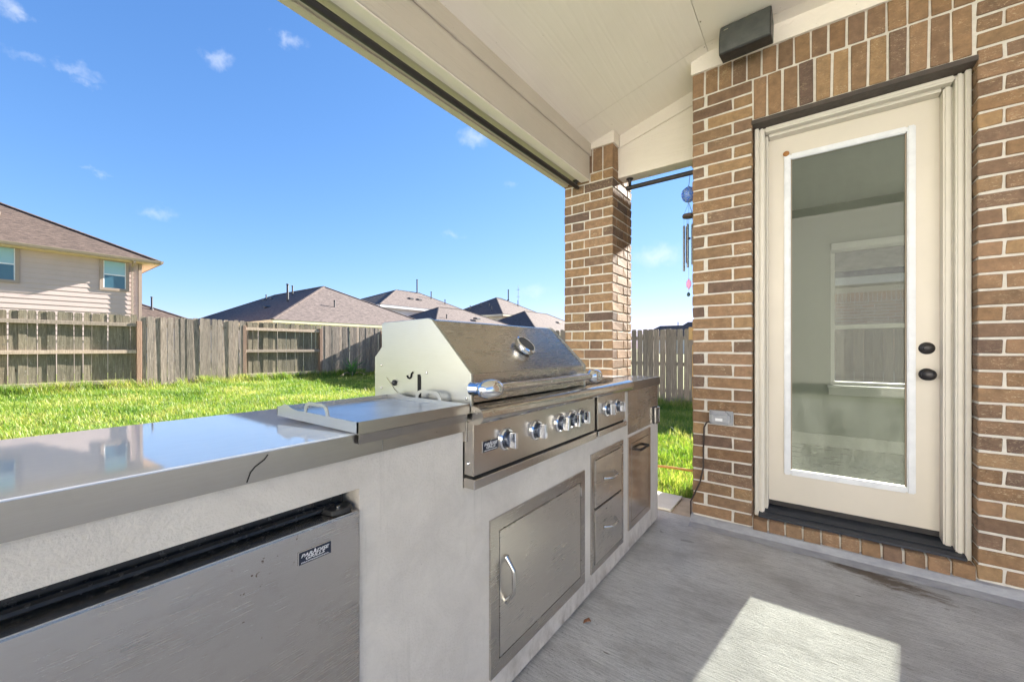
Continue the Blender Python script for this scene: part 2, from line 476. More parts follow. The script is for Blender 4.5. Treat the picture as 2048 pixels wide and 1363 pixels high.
def shingle_mat(name, c1, c2, c3):
    m, n, l, bs, out = new_mat(name)
    k = NB(n, l)
    z = k.sep()
    rows = k.noise(k.pos((1.6, 1.6, 13)), 2.2, 5, .75, .3)
    base = k.ramp(rows, [(.38, tuple(x * .75 for x in c1)), (.5, c2), (.62, tuple(x * 1.15 for x in c3))])
    big = k.noise(k.pos((1, 1, 1)), .35, 4)
    base = k.mix(.5, base, k.ramp(big, [(.3, (.85, .85, .85)), (.7, (1.1, 1.1, 1.1))]), 'MULTIPLY')
    l.new(base, bs.inputs['Base Color'])
    bs.inputs['Roughness'].default_value = .95
    saw = k.math('FRACT', k.math('MULTIPLY', z[2], 8.5))
    base2 = k.mix(.35, base, k.ramp(saw, [(0, (.5, .5, .5)), (.25, (1, 1, 1)), (1, (1.12, 1.12, 1.12))]), 'MULTIPLY')
    l.new(base2, bs.inputs['Base Color'])
    l.new(k.bump(k.math('ADD', saw, rows), .6, .04), bs.inputs['Normal'])
    return m
M['shingle'] = shingle_mat('brown_shingle', (.055, .036, .028), (.082, .055, .043), (.115, .08, .064))
M['shingle2'] = shingle_mat('taupe_shingle', (.085, .064, .06), (.12, .092, .084), (.16, .125, .112))
M['siding'] = board_mat('lap_siding', (.54, .425, .395), (.50, .395, .365), (20, .8, 40), .15, .7)
M['house_trim'] = simple('house_trim', (.36, .275, .225), (.33, .25, .205), 3, .6)
M['gutter'] = simple('tan_gutter', (.30, .235, .17), (.27, .215, .155), 4, .5)
M['soffit'] = simple('soffit', (.66, .50, .36), None, 3, .7)
M['white_wall'] = simple('white_siding', (.76, .74, .70), (.70, .68, .64), 1.5, .75, stretch=(1, 1, 14))
M['cream_wall'] = simple('cream_siding', (.74, .66, .48), (.68, .60, .43), 1.5, .75, stretch=(1, 1, 14))
M['pipe'] = simple('dark_vent_metal', (.05, .05, .055), None, 5, .5)
M['vent_tan'] = simple('tan_roof_vent', (.42, .33, .26), None, 5, .6)
M['mast'] = simple('mast_steel', (.35, .36, .38), None, 5, .5)
M['leaf'] = simple('dead_leaf', (.30, .13, .06), (.2, .08, .04), 40, .8)

# ------------------------------------------------------------------ mesh helpers
ORG = {}
def org(p):
    return ORG.get(p.name, Vector((0, 0, 0))) if p is not None else Vector((0, 0, 0))

def link(name, me, parent=None, loc=(0, 0, 0)):
    o = bpy.data.objects.new(name, me)
    COL.objects.link(o)
    o.location = loc
    if parent is not None:
        o.parent = parent
        ORG[o.name] = org(parent)
    return o

def tag(o, label=None, cat=None, group=None, kind=None):
    if label: o['label'] = label
    if cat: o['category'] = cat
    if group: o['group'] = group
    if kind: o['kind'] = kind
    return o

def thing(name, label, cat, loc=(0, 0, 0), group=None):
    o = bpy.data.objects.new(name, None)
    o.empty_display_size = .1
    COL.objects.link(o)
    o.location = loc
    ORG[o.name] = Vector(loc)
    return tag(o, label, cat, group)

class MB:
    def __init__(s):
        s.v, s.f = [], []
    def add(s, vs, fs):
        b = len(s.v)
        s.v += [tuple(v) for v in vs]
        s.f += [tuple(b + i for i in f) for f in fs]
        return s
    def box(s, x0, x1, y0, y1, z0, z1):
        x0, x1 = min(x0, x1), max(x0, x1); y0, y1 = min(y0, y1), max(y0, y1); z0, z1 = min(z0, z1), max(z0, z1)
        return s.add([(x0, y0, z0), (x1, y0, z0), (x1, y1, z0), (x0, y1, z0), (x0, y0, z1), (x1, y0, z1), (x1, y1, z1), (x0, y1, z1)],
                     [(0, 3, 2, 1), (4, 5, 6, 7), (0, 1, 5, 4), (1, 2, 6, 5), (2, 3, 7, 6), (3, 0, 4, 7)])
    def prism(s, poly, axis, a, b):
        """poly: 2-D points; axis 'y': (x,z), 'x': (y,z), 'z': (x,y)"""
        def p3(p, t):
            return {'y': (p[0], t, p[1]), 'x': (t, p[0], p[1]), 'z': (p[0], p[1], t)}[axis]
        n = len(poly)
        vs = [p3(p, a) for p in poly] + [p3(p, b) for p in poly]
        fs = [tuple(range(n)), tuple(range(2 * n - 1, n - 1, -1))] + [(i, i + n, (i + 1) % n + n, (i + 1) % n) for i in range(n)]
        return s.add(vs, fs)
    def tube(s, path, r, n=10, caps=True, flat=None):
        path = [Vector(p) for p in path]
        rs = r if isinstance(r, (list, tuple)) else [r] * len(path)
        rings = []
        up = None
        for i, p in enumerate(path):
            d = (path[min(i + 1, len(path) - 1)] - path[max(i - 1, 0)]).normalized()
            if up is None:
                up = Vector((0, 0, 1)) if abs(d.z) < .9 else Vector((1, 0, 0))
            side = d.cross(up).normalized()
            up = side.cross(d).normalized()
            fl = flat or (1, 1)
            rings.append([p + (side * math.cos(t) * fl[0] + up * math.sin(t) * fl[1]) * rs[i] for t in [2 * math.pi * k / n + math.pi / n for k in range(n)]])
        vs = [v for rg in rings for v in rg]
        fs = []
        for i in range(len(path) - 1):
            for k in range(n):
                fs.append((i * n + k, i * n + (k + 1) % n, (i + 1) * n + (k + 1) % n, (i + 1) * n + k))
        if caps:
            fs += [tuple(range(n - 1, -1, -1)), tuple((len(path) - 1) * n + k for k in range(n))]
        return s.add(vs, fs)
    def lathe(s, prof, c, axis='z', n=24):
        """prof: (radius, height) list along axis from centre c"""
        c = Vector(c)
        ax = {'x': Vector((1, 0, 0)), 'y': Vector((0, 1, 0)), 'z': Vector((0, 0, 1)), '-y': Vector((0, -1, 0))}.get(axis) if isinstance(axis, str) else Vector(axis).normalized()
        u = ax.orthogonal().normalized(); w = ax.cross(u)
        vs, fs = [], []
        for r, h in prof:
            for k in range(n):
                t = 2 * math.pi * k / n
                vs.append(c + ax * h + (u * math.cos(t) + w * math.sin(t)) * r)
        for i in range(len(prof) - 1):
            for k in range(n):
                fs.append((i * n + k, i * n + (k + 1) % n, (i + 1) * n + (k + 1) % n, (i + 1) * n + k))
        fs += [tuple(range(n - 1, -1, -1)), tuple((len(prof) - 1) * n + k for k in range(n))]
        return s.add(vs, fs)
    def build(s, name, mat, parent=None, bevel=0.0, seg=1, smooth=False, fix=True):
        off = org(parent)
        me = bpy.data.meshes.new(name)
        me.from_pydata([(v[0] - off.x, v[1] - off.y, v[2] - off.z) for v in s.v], [], s.f)
        if fix or bevel:
            bm = bmesh.new(); bm.from_mesh(me)
            bmesh.ops.recalc_face_normals(bm, faces=bm.faces)
            if bevel:
                eds = [e for e in bm.edges if len(e.link_faces) == 2 and e.calc_face_angle(0) > .5]
                bmesh.ops.bevel(bm, geom=eds, offset=bevel, segments=seg, affect='EDGES', clamp_overlap=True)
            bm.to_mesh(me); bm.free()
        if smooth:
            me.polygons.foreach_set('use_smooth', [True] * len(me.polygons))
            try:
                me.set_sharp_from_angle(angle=math.radians(40))
            except Exception:
                pass
        me.materials.append(M[mat] if isinstance(mat, str) else mat)
        me.update()
        return link(name, me, parent)

def B(*a):
    return MB().box(*a)

BRICK = {}
def brick_mesh(lx, ly, lz, mat, var):
    key = (round(lx, 3), round(ly, 3), round(lz, 3), mat, var)
    if key not in BRICK:
        me = bpy.data.meshes.new('brick')
        bm = bmesh.new()
        bmesh.ops.create_cube(bm, size=1)
        rr = random.Random(hash(key) & 0xffff)
        for v in bm.verts:
            v.co = Vector((v.co.x * lx, v.co.y * ly, v.co.z * lz)) + Vector((rr.uniform(-1, 1), rr.uniform(-1, 1), rr.uniform(-1, 1))) * .0028
        bmesh.ops.bevel(bm, geom=list(bm.edges), offset=.0034, segments=1, affect='EDGES')
        bm.to_mesh(me); bm.free()
        me.materials.append(M[mat])
        BRICK[key] = me
    return BRICK[key]
def brick(parent, x0, x1, y0, y1, z0, z1, mat='brick'):
    me = brick_mesh(x1 - x0, y1 - y0, z1 - z0, mat, random.randrange(3))
    c = Vector(((x0 + x1) / 2, (y0 + y1) / 2, (z0 + z1) / 2)) - org(parent)
    j = random.uniform(-.0025, .0025)
    return link('brick', me, parent, (c.x, c.y + j, c.z))

# ================================================================== THE SETTING
# ground: one sheet, gently rising towards the left-hand fence
def gz(x, y):
    t = max(0.0, min(1.0, (-x - 3) / 11.2))
    return -.12 + .32 * (t ** 1.3)
def build_ground():
    xs = [-900, -300, -120, -60, -30] + [-16 + i * 1.0 for i in range(0, 17)] + [4, 8, 20, 60, 300, 900]
    ys = [-900, -300, -60, -20] + [-8 + i * 2.0 for i in range(0, 14)] + [40, 80, 200, 900]
    mb = MB()
    vs = [(x, y, gz(x, y) - .02) for y in ys for x in xs]
    n = len(xs)
    fs = [(j * n + i, j * n + i + 1, (j + 1) * n + i + 1, (j + 1) * n + i) for j in range(len(ys) - 1) for i in range(n - 1)]
    mb.add(vs, fs)
    o = mb.build('ground', 'ground', fix=False)
    tag(o, kind='structure')
build_ground()
# patio slab
o = B(-1.62, 7.5, -5.5, 3.085, -.16, 0).build('patio_floor', 'concrete', bevel=.006); tag(o, kind='structure')
o = B(-1.55, -.66, 3.09, 3.50, -.16, -.012).build('path', 'paver', bevel=.006); tag(o, kind='structure')
tl = B(-1.18, -.83, 3.12, 3.46, -.012, .006).build('stepping_tile', 'tile', bevel=.003)
tag(tl, 'pale square tile lying on the path beyond the island end', 'tile')

# ================================================================== OUR HOUSE
YW = 3.0
CR = .0806
Z0 = .06
house = thing('brick_house', 'brown brick house corner with a full-glass patio door', 'house', (0, 3.1, 0))
HW = 36                                    # courses
XL0, XL1, XR0, XR1 = -.653, -.293, .68, 2.4
TOP = 3.13
SOL = Z0 + HW * CR                         # bottom of the top soldier course
# mortar cores carry the bricks
wl_ = MB(); wl_.box(XL0 + .005, XL1 - .006, YW + .006, YW + .24, .0, TOP)
wallL = wl_.build('wall', 'mortar', house)
wallR = B(XR0 + .006, XR1, YW + .006, YW + .24, .0, TOP).build('wall', 'mortar', house)
wallT = MB().box(XL1 - .006, XR0 + .006, YW + .006, YW + .14, 2.69, TOP).build('wall', 'mortar', house)
for i in range(HW):
    z = Z0 + i * CR + .006
    z1 = z + CR - .012
    if i % 2 == 0:
        brick(wallL, XL0, XL0 + .244, YW, YW + .09, z, z1); brick(wallL, XL0 + .256, XL1, YW, YW + .09, z, z1)
    else:
        brick(wallL, XL0, XL0 + .074, YW, YW + .09, z, z1); brick(wallL, XL0 + .097, XL1, YW, YW + .09, z, z1)
for i in range(HW + 2):
    z = Z0 + i * CR + .006
    z1 = min(z + CR - .012, TOP)
    if z1 - z < .03: continue
    x = XR0
    ln = .084 if i % 2 == 0 else .244
    while x < XR1 - .02:
        e = min(x + ln, XR1)
        brick(wallR, x, e, YW, YW + .098, z, z1)
        x = e + .011; ln = .244
# top soldier course over the whole left part, second soldier course over the door
x = XL0
SW = (XR0 - .006 - XL0 + .011) / 16
sx = [XL0 + i * SW for i in range(16)]
for xx in sx:
    brick(wallT if xx > XL1 - .03 else wallL, xx, xx + SW - .011, YW, YW + .09, SOL + .005, TOP)
n2 = 12
SW2 = (XR0 - .004 - XL1 - .008) / n2
for i in range(n2):
    xx = XL1 + .008 + i * SW2
    brick(wallT, xx, xx + SW2 - .011, YW, YW + .09, 2.70, SOL - .006)
# rowlock sill under the door
sill = B(XL1 - .006, XR0 + .006, YW + .012, YW + .2, -.02, .118).build('sill', 'mortar', house)
nr = 11; RW = (XR0 - XL1) / nr
for i in range(nr):
    brick(sill, XL1 + i * RW + .005, XL1 + (i + 1) * RW - .006, YW - .004, YW + .1, .045, .123)
# house side wall (left) and back, seen only past the corner
B(XL0, XL0 + .1, YW + .25, 5.7, -.05, 3.2).build('side_wall', 'brick', house)
B(XL1 - .004, XR0 + .004, YW - .006, YW + .1, 2.664, 2.692).build('lintel', 'lintel', house, bevel=.002)
# grey coating lapped up the wall foot
mb = MB()
nx = 60
for r_, (yy, zz) in enumerate(((YW - .085, .002), (YW - .03, .016), (YW - .012, .05), (YW + .03, .066))):
    for i in range(nx + 1):
        xx = XL0 - .01 + (XR1 - XL0) * i / nx
        wob = mnoise.noise((xx * 6, r_ * 3.1, 0)) * .010
        mb.v.append((xx, yy + (wob if r_ == 0 else wob * .2), zz + (wob * .55 if r_ == 3 else 0)))
for r_ in range(3):
    for i in range(nx):
        a = r_ * (nx + 1) + i
        mb.f.append((a, a + 1, a + nx + 2, a + nx + 1))
# close the left end and the back
b0 = len(mb.v)
mb.v += [(XL0 - .01, YW + .03, -.01), (XL0 - .01, YW - .085, -.01)]
mb.f.append((0, nx + 1, 2 * (nx + 1), 3 * (nx + 1), b0, b0 + 1))
mb.build('coating_strip', 'grey_coat', house, smooth=True)

# ---- door, casing, threshold
DX0, DX1, DZ0, DZ1 = -.217, .586, .172, 2.617
def frame_ring(mb, x0, x1, z0, z1, w, y0, y1, bottom=False):
    mb.box(x0, x0 + w, y0, y1, z0, z1)
    mb.box(x1 - w, x1, y0, y1, z0, z1)
    mb.box(x0 + w, x1 - w, y0, y1, z1 - w, z1)
    if bottom:
        mb.box(x0 + w, x1 - w, y0, y1, z0, z0 + w)
    return mb
cas = B(-.286, -.262, 3.065, 3.24, .116, 2.664).build('door_casing', 'trim', house, bevel=.004)
B(.654, .677, 3.065, 3.24, .116, 2.664).build('door_casing', 'trim', house, bevel=.004)
B(-.286, .677, 3.067, 3.24, 2.6645, 2.70).build('door_casing', 'trim', house, bevel=.004)
for o_, w_, y_, xr in ((.0242, .030, 3.078, 0), (.0544, .0156, 3.128, .020)):
    B(-.286 + o_, -.286 + o_ + w_, y_, 3.24, .1175, 2.70 - o_ - .012).build('door_casing', 'trim', house, bevel=.008, seg=3)
    B(.677 - o_ - w_ - xr, .677 - o_, y_, 3.24, .1175, 2.70 - o_ - .012).build('door_casing', 'trim', house, bevel=.008, seg=3)
    B(-.286 + o_ + w_, .677 - o_ - w_ - xr, y_ + .001, 3.24, 2.70 - o_ - w_ - .012, 2.70 - o_ - .012).build('door_casing', 'trim', house, bevel=.008, seg=3)
th = MB().prism([(3.035, .125), (3.035, .137), (3.09, .148), (3.15, .160), (3.245, .168), (3.245, .125)], 'x', -.262, .655).build('threshold', 'rubber', house)
B(-.258, .651, 3.085, 3.097, .1485, .1545).build('ridge', 'rubber', th, bevel=.003)
door = MB()
GX0, GX1, GZ0, GZ1 = -.13, .49, .388, 2.494
door.box(DX0, GX0 + .03, 3.2, 3.244, DZ0, DZ1)
door.box(GX1 - .03, DX1, 3.2, 3.244, DZ0, DZ1)
door.box(GX0 + .03, GX1 - .03, 3.2, 3.244, GZ1 - .03, DZ1)
door.box(GX0 + .03, GX1 - .03, 3.2, 3.244, DZ0, GZ0 + .03)
door = door.build('door', 'door_paint', house)
for k_, (x0, x1, z0, z1) in enumerate(((GX0, GX0 + .036, GZ0, GZ1), (GX1 - .036, GX1, GZ0, GZ1), (GX0 + .036, GX1 - .036, GZ1 - .036, GZ1), (GX0 + .036, GX1 - .036, GZ0, GZ0 + .036))):
    B(x0, x1, 3.184, 3.215, z0, z1).build('glazing_frame', 'white_frame', door, bevel=.006, seg=2)
for k_, (x0, x1, z0, z1) in enumerate(((GX0 + .037, GX0 + .043, GZ0 + .037, GZ1 - .037), (GX1 - .043, GX1 - .037, GZ0 + .037, GZ1 - .037))):
    B(x0, x1, 3.196, 3.212, z0, z1).build('glazing_bead', 'gutter', door)
B(GX0 + .030, GX1 - .030, 3.2165, 3.2195, GZ0 + .030, GZ1 - .030).build('glass', 'door_glass', door)
B(DX0 + .003, DX1 - .003, 3.192, 3.1995, DZ0 + .002, DZ0 + .03).build('door_sweep', 'bronze', door)
MB().lathe([(.001, 0), (.012, .0), (.018, .006), (.010, .012), (.001, .013)], (GX0 + .012, 3.19, GZ1 + .006), '-y', 12).build('clip', 'rust', door, smooth=True)
kx = .535
for zz, isknob in ((1.22, False), (1.073, True)):
    base = [(.001, 0), (.034, 0), (.034, .004), (.028, .010), (.020, .013)]
    if isknob:
        prof = base + [(.012, .018), (.012, .034), (.022, .040), (.030, .048), (.031, .058), (.024, .068), (.012, .073), (.001, .074)]
    else:
        prof = base + [(.020, .018), (.014, .022), (.001, .0225)]
    MB().lathe(prof, (kx, 3.2, zz), '-y', 28).build('door_knob' if isknob else 'deadbolt', 'bronze', door, smooth=True)

# ---- the room behind the door
RX0, RX1, RY1 = -.55, 3.4, 5.6
B(RX0, RX1, 3.26, RY1, .09, .14).build('room_floor', 'room_floor', house)
B(RX0, RX1, 3.26, RY1 + .1, 2.80, 2.9).build('room_ceiling', 'vinyl', house)
B(RX0, RX0 + .04, 3.25, RY1, .14, 2.80).build('room_wall', 'room_wall', house)
B(RX1, RX1 + .1, 3.25, RY1, .0, 2.80).build('room_wall', 'room_wall', house)
B(XR0 + .02, RX1, 3.252, 3.29, .14, 2.80).build('room_wall', 'room_wall', house)
B(RX0 + .04, -.30, 3.252, 3.29, .14, 2.80).build('room_wall', 'room_wall', house)
B(-.30, XR0 + .02, 3.252, 3.29, 2.74, 2.80).build('room_wall', 'room_wall', house)
WX0, WX1, WZ0, WZ1 = .195, .86, .82, 2.36
B(RX0 + .04, WX0, RY1, RY1 + .12, .14, 2.80).build('room_wall', 'room_wall', house)
B(WX1, 1.5, RY1, RY1 + .12, .14, 2.80).build('room_wall', 'room_wall', house)
B(2.9, RX1, RY1, RY1 + .12, .14, 2.80).build('room_wall', 'room_wall', house)
B(1.5, 2.9, RY1, RY1 + .12, 2.36, 2.80).build('room_wall', 'room_wall', house)  # opening beside the window is added, out of view, to brighten the room
B(1.5, 2.9, RY1, RY1 + .12, .14, .82).build('room_wall', 'room_wall', house)
B(WX0, WX1, RY1, RY1 + .12, WZ1, 2.80).build('room_wall', 'room_wall', house)
B(WX0, WX1, RY1, RY1 + .12, .14, WZ0).build('room_wall', 'room_wall', house)
B(RX0 + .04, RX1, RY1 - .016, RY1 - .002, .141, .27).build('skirting_board', 'vinyl', house, bevel=.003)
win = frame_ring(MB(), WX0 + .001, WX1 - .001, WZ0 + .001, WZ1 - .001, .035, RY1 + .03, RY1 + .09, True).build('window', 'vinyl', house)
B(WX0 + .036, WX1 - .036, RY1 + .035, RY1 + .085, 1.43, 1.475).build('meeting_rail', 'vinyl', win, bevel=.003)
B(WX0 + .03, WX1 - .03, RY1 + .058, RY1 + .061, WZ0 + .03, 1.45).build('pane', 'pane', win)
B(WX0 + .03, WX1 - .03, RY1 + .068, RY1 + .071, 1.45, WZ1 - .03).build('pane', 'pane', win)
B(WX0 - .03, WX1 + .03, RY1 - .075, RY1 + .03, WZ0 - .03, WZ0).build('window_sill', 'vinyl', win, bevel=.004)
B(WX0 - .02, WX1 + .02, RY1 - .018, RY1 - .001, WZ0 - .11, WZ0 - .031).build('apron', 'vinyl', win, bevel=.004)
B(WX0 + .004, WX1 - .004, RY1 - .045, RY1 + .02, WZ1 - .075, WZ1 - .005).build('blind_headrail', 'vinyl', win, bevel=.004)
for k_ in range(4):
    B(WX0 + .01, WX1 - .01, RY1 - .04, RY1 + .012, 2.262 + k_ * .006, 2.266 + k_ * .006).build('blind_slat', 'vinyl', win)
B(WX0 + .036, WX1 - .036, RY1 + .04, RY1 + .08, 2.06, 2.325).build('top_sash', 'grey_coat', win)
# house roof over the room (soffit and hip), casts the shade on the column
mb = MB()
mb.box(-1.05, 5.0, 3.70, 5.95, 3.25, 3.38)
mb.add([(-1.05, 3.70, 3.381), (5, 3.70, 3.381), (5, 5.95, 3.381), (-1.05, 5.95, 3.381), (.1, 4.8, 3.95), (5, 4.8, 3.95)], [(0, 1, 5, 4), (1, 2, 5), (2, 3, 4, 5), (3, 0, 4)])
mb.build('roof', 'shingle', house)

# ================================================================== PATIO ROOF
BX0, BX1, BZ = -1.79, -1.527, 2.684
B2Y = 3.31
pr = thing('patio_roof', 'cream covered patio roof with panelled sloping ceiling and edge beams', 'patio roof', (-.5, 0, 2.7))
SLX, SLZ0, SLZ1 = -.55, 2.985, 3.245
def slope_z(x):
    return SLZ0 + (SLZ1 - SLZ0) * (x - BX1) / (SLX - BX1) if x < SLX else SLZ1
def ceil_panel(x0, x1, y0, y1):
    mb = MB()
    a, b = slope_z(x0), slope_z(x1)
    mb.prism([(x0, a), (x1, b), (x1, b + .03), (x0, a + .03)], 'y', y0, y1)
    mb.build('ceiling_panel', 'ceiling', pr)
g = .0016
YS = [-1.2, .45, 2.89, B2Y + .1]
for y0, y1 in zip(YS[:-1], YS[1:]):
    ceil_panel(BX1 - .02, SLX - g, y0 + g, y1 - g)
    for x0, x1 in ((SLX, .67), (.67, 1.89), (1.89, 2.6)):
        if y0 < YW:
            ceil_panel(x0 + g, x1 - g, y0 + g, min(y1 - g, YW + .12))
# seam batten nails along the crease
for k_ in range(9):
    yy = 1.0 + k_ * .24
    MB().lathe([(.0005, 0), (.005, 0), (.004, -.003), (.0005, -.004)], (SLX + .012 * (1 if k_ % 2 else -1), yy, slope_z(SLX) - .001), 'z', 8).build('nail', 'gutter', pr)
# long beam
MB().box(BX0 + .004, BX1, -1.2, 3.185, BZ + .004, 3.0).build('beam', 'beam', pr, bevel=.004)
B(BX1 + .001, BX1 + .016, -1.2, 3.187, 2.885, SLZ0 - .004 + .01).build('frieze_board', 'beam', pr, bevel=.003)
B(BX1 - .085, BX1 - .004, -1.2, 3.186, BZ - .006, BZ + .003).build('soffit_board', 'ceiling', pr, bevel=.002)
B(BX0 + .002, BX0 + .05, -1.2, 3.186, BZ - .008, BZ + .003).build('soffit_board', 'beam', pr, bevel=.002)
B(BX0 - .022, BX0 + .001, -1.2, 3.75, BZ + .014, 3.02).build('fascia', 'ceiling', pr, bevel=.002)
# cross beam from column to house
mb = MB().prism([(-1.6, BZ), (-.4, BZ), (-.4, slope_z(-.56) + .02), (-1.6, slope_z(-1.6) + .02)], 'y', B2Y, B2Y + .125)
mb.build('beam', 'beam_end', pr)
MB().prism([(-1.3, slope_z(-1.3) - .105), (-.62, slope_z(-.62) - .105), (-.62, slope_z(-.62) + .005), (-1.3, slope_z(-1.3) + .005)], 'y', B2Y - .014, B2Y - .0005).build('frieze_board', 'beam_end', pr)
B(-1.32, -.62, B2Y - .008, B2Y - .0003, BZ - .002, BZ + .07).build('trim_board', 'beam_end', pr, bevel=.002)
# frieze along the house wall
mb = MB().prism([(XL0 - .006, TOP - .002), (2.5, TOP - .002), (2.5, SLZ1), (SLX, SLZ1), (XL0 - .006, slope_z(XL0))], 'y', YW - .016, YW + .1)
mb.build('frieze_board', 'ceiling', pr)
# frieze cap round the column top
B(BX1 + .017, -1.302, 3.172, 3.19, 2.94, 3.06).build('frieze_board', 'beam_end', pr)
B(-1.319, -1.302, 3.1905, B2Y - .0145, 2.94, 3.07).build('frieze_board', 'beam_end', pr)
# roofing
mb = MB().prism([(BX0 - .03, 3.02), (SLX, 3.31), (2.7, 3.31), (2.7, 3.5), (SLX, 3.5), (BX0 - .03, 3.12)], 'y', -1.3, 3.72)
mb.build('roof', 'shingle', pr)

# ================================================================== BRICK COLUMN
CX0, CX1, CY0, CY1 = -1.78, -1.32, 3.19, 3.63
colm = thing('brick_column', 'square brown brick column standing behind the island end', 'column', ((CX0 + CX1) / 2, (CY0 + CY1) / 2, 0))
core = B(CX0 + .006, CX1 - .006, CY0 + .006, CY1 - .006, -.15, 2.95).build('mortar_core', 'mortar', colm)
other = MB()
W_ = CX1 - CX0
for i in range(-1, 34):
    z = i * CR + .006
    z1 = z + CR - .012
    if i % 2 == 0:
        brick(core, CX0, CX0 + .068, CY0, CY0 + .09, z, z1)
        brick(core, CX0 + .079, CX0 + .19, CY0, CY0 + .09, z, z1)
        brick(core, CX0 + .201, CX1, CY0, CY0 + .092, z, z1)
        brick(core, CX1 - .09, CX1, CY0 + .103, CY0 + .335, z, z1)
        brick(core, CX1 - .09, CX1, CY0 + .346, CY1, z, z1)
        other.box(CX0, CX0 + .09, CY0 + .103, CY0 + .335, z, z1); other.box(CX0, CX0 + .09, CY0 + .346, CY1, z, z1)
        other.box(CX0 + .1, CX0 + .34, CY1 - .05, CY1, z, z1)
    else:
        brick(core, CX0, CX0 + .244, CY0, CY0 + .09, z, z1)
        brick(core, CX0 + .255, CX0 + .363, CY0, CY0 + .09, z, z1)
        brick(core, CX1 - .086, CX1, CY0, CY0 + .235, z, z1)
        brick(core, CX1 - .09, CX1, CY0 + .246, CY0 + .335, z, z1)
        brick(core, CX1 - .09, CX1, CY0 + .346, CY1, z, z1)
        other.box(CX0, CX0 + .09, CY0 + .1, CY0 + .235, z, z1); other.box(CX0, CX0 + .09, CY0 + .246, CY1, z, z1)
        other.box(CX0 + .1, CX0 + .22, CY1 - .05, CY1, z, z1); other.box(CX0 + .23, CX1 - .1, CY1 - .05, CY1, z, z1)
zz = 34 * CR + .005
xx = CX0
for k_ in range(5):
    brick(core, CX0 + k_ * .0942, CX0 + k_ * .0942 + .083, CY0, CY0 + .09, zz, 2.955)
for k_ in range(4):
    brick(core, CX1 - .09, CX1, CY0 + .1 + k_ * .09, CY0 + .1 + k_ * .09 + .079, zz, 2.955)
tag(other.build('far_brickwork', 'brick', colm), kind='stuff')

# ================================================================== KITCHEN ISLAND
XF = -.86
XB = -1.50
YE = 2.89
CT = 1.021
isl = thing('kitchen_island', 'white stucco outdoor kitchen island with polished steel countertop', 'kitchen island', (-1.1, .8, 0))
FR0, FR1, FRZ = -.16, .545, .886
GY0, GY1 = .93, 1.735               # grill
mb = MB()
mb.box(XB, XF, FR1, YE, .018, .786)                       # lower run
mb.box(XB, XF, FR1, GY0 - .03, .7861, .9485)
mb.box(XF - .1, XF, FR1, GY0 - .03, .9487, .9645)
mb.box(XB, XF, 2.17, YE, .7861, .9485)
mb.box(XF - .1, XF, 2.17, YE, .9487, .9645)
mb.box(XB + .02, XF, -1.4, FR1 - .0002, FRZ, .9485)
mb.box(XF - .1, XF, -1.4, FR1 - .0002, .9486, .9645)
mb.box(XB, XF, -1.4, FR0, .018, FRZ - .0002)
mb.box(XB, XB + .1, FR0, FR1, .018, FRZ - .0004)
mb.box(XB, XB + .05, GY0 - .03, 2.17, .7862, .9486)
body = mb.build('island_body', 'stucco', isl)
B(XB + .02, XF - .02, -1.38, YE - .02, 0, .0179).build('plinth', 'gap', isl)
ct = MB().prism([(-1.53, -1.45), (-.85, -1.45), (-.85, GY0 - .030), (-1.37, GY0 - .030), (-1.37, 2.168), (-.85, 2.168), (-.85, YE + .012), (-1.53, YE + .012)], 'z', .9665, CT)
ct.v = [(v[0], v[1], v[2] + (v[0] + .85) * .025) for v in ct.v]      # the top falls slightly to the back
ct = ct.build('countertop', 'steel_top', isl, bevel=.003, seg=2)
# front fascia of the steel top, in two lengths
B(-.8499, -.848, -1.45, .60, .9645, CT - .003).build('countertop_lip', 'steel_fascia', isl)
B(-.8499, -.8482, .602, GY0 - .031, .9645, CT - .003).build('countertop_lip', 'steel_fascia', isl)
B(-.8499, -.848, 2.1685, YE + .012, .9645, CT - .003).build('countertop_lip', 'steel_fascia', isl)
B(XF + .0002, XF + .003, 2.30, YE - .012, .708, .9632).build('steel_plate', 'steel_h', isl)
MB().tube([(-.8472, .3395, 1.0125), (-.8472, .333, 1.004), (-.8472, .317, .994), (-.8472, .309, .985), (-.8472, .303, .968)], .0012, 6).build('edge_crack', 'gap', isl)
# access door
def handle(parent, p0, p1, out, r=.0075, name='handle'):
    """bow handle between two points standing out in +X, feet on the panel"""
    p0, p1 = Vector(p0), Vector(p1)
    pts = []
    for i in range(13):
        t = i / 12
        s_ = math.sin(math.pi * t)
        pts.append(p0.lerp(p1, t) + Vector((out * min(1, s_ * 1.35), 0, 0)))
    rs = [r * (1.5 if i in (0, 12) else (1.15 if i in (1, 11) else 1.0)) for i in range(13)]
    return MB().tube(pts, rs, 10).build(name, 'bar_steel', parent, smooth=True)
def panel_frame(name, y0, y1, z0, z1, w, mat, x=XF):
    mb = MB()
    mb.box(x + .0004, x + .008, y0, y0 + w, z0, z1)
    mb.box(x + .0004, x + .008, y1 - w, y1, z0, z1)
    mb.box(x + .0004, x + .008, y0 + w, y1 - w, z1 - w, z1)
    mb.box(x + .0004, x + .008, y0 + w, y1 - w, z0, z0 + w)
    return mb.build(name, mat, isl)
ad = panel_frame('access_door', 1.025, 1.725, .108, .642, .046, 'steel_h')
B(XF + .0003, XF + .0012, 1.07, 1.68, .153, .597).build('shadow_gap', 'gap', ad)
B(XF + .0015, XF + .009, 1.0745, 1.675, .158, .5925).build('door_panel', 'steel_panel', ad, bevel=.001)
handle(ad, (XF + .009, 1.108, .49), (XF + .009, 1.108, .335), .034)
for zz in (.555, .215):
    MB().tube([(XF + .011, 1.6785, zz - .02), (XF + .011, 1.6785, zz + .02)], .004, 8).build('hinge', 'bar_steel', ad)
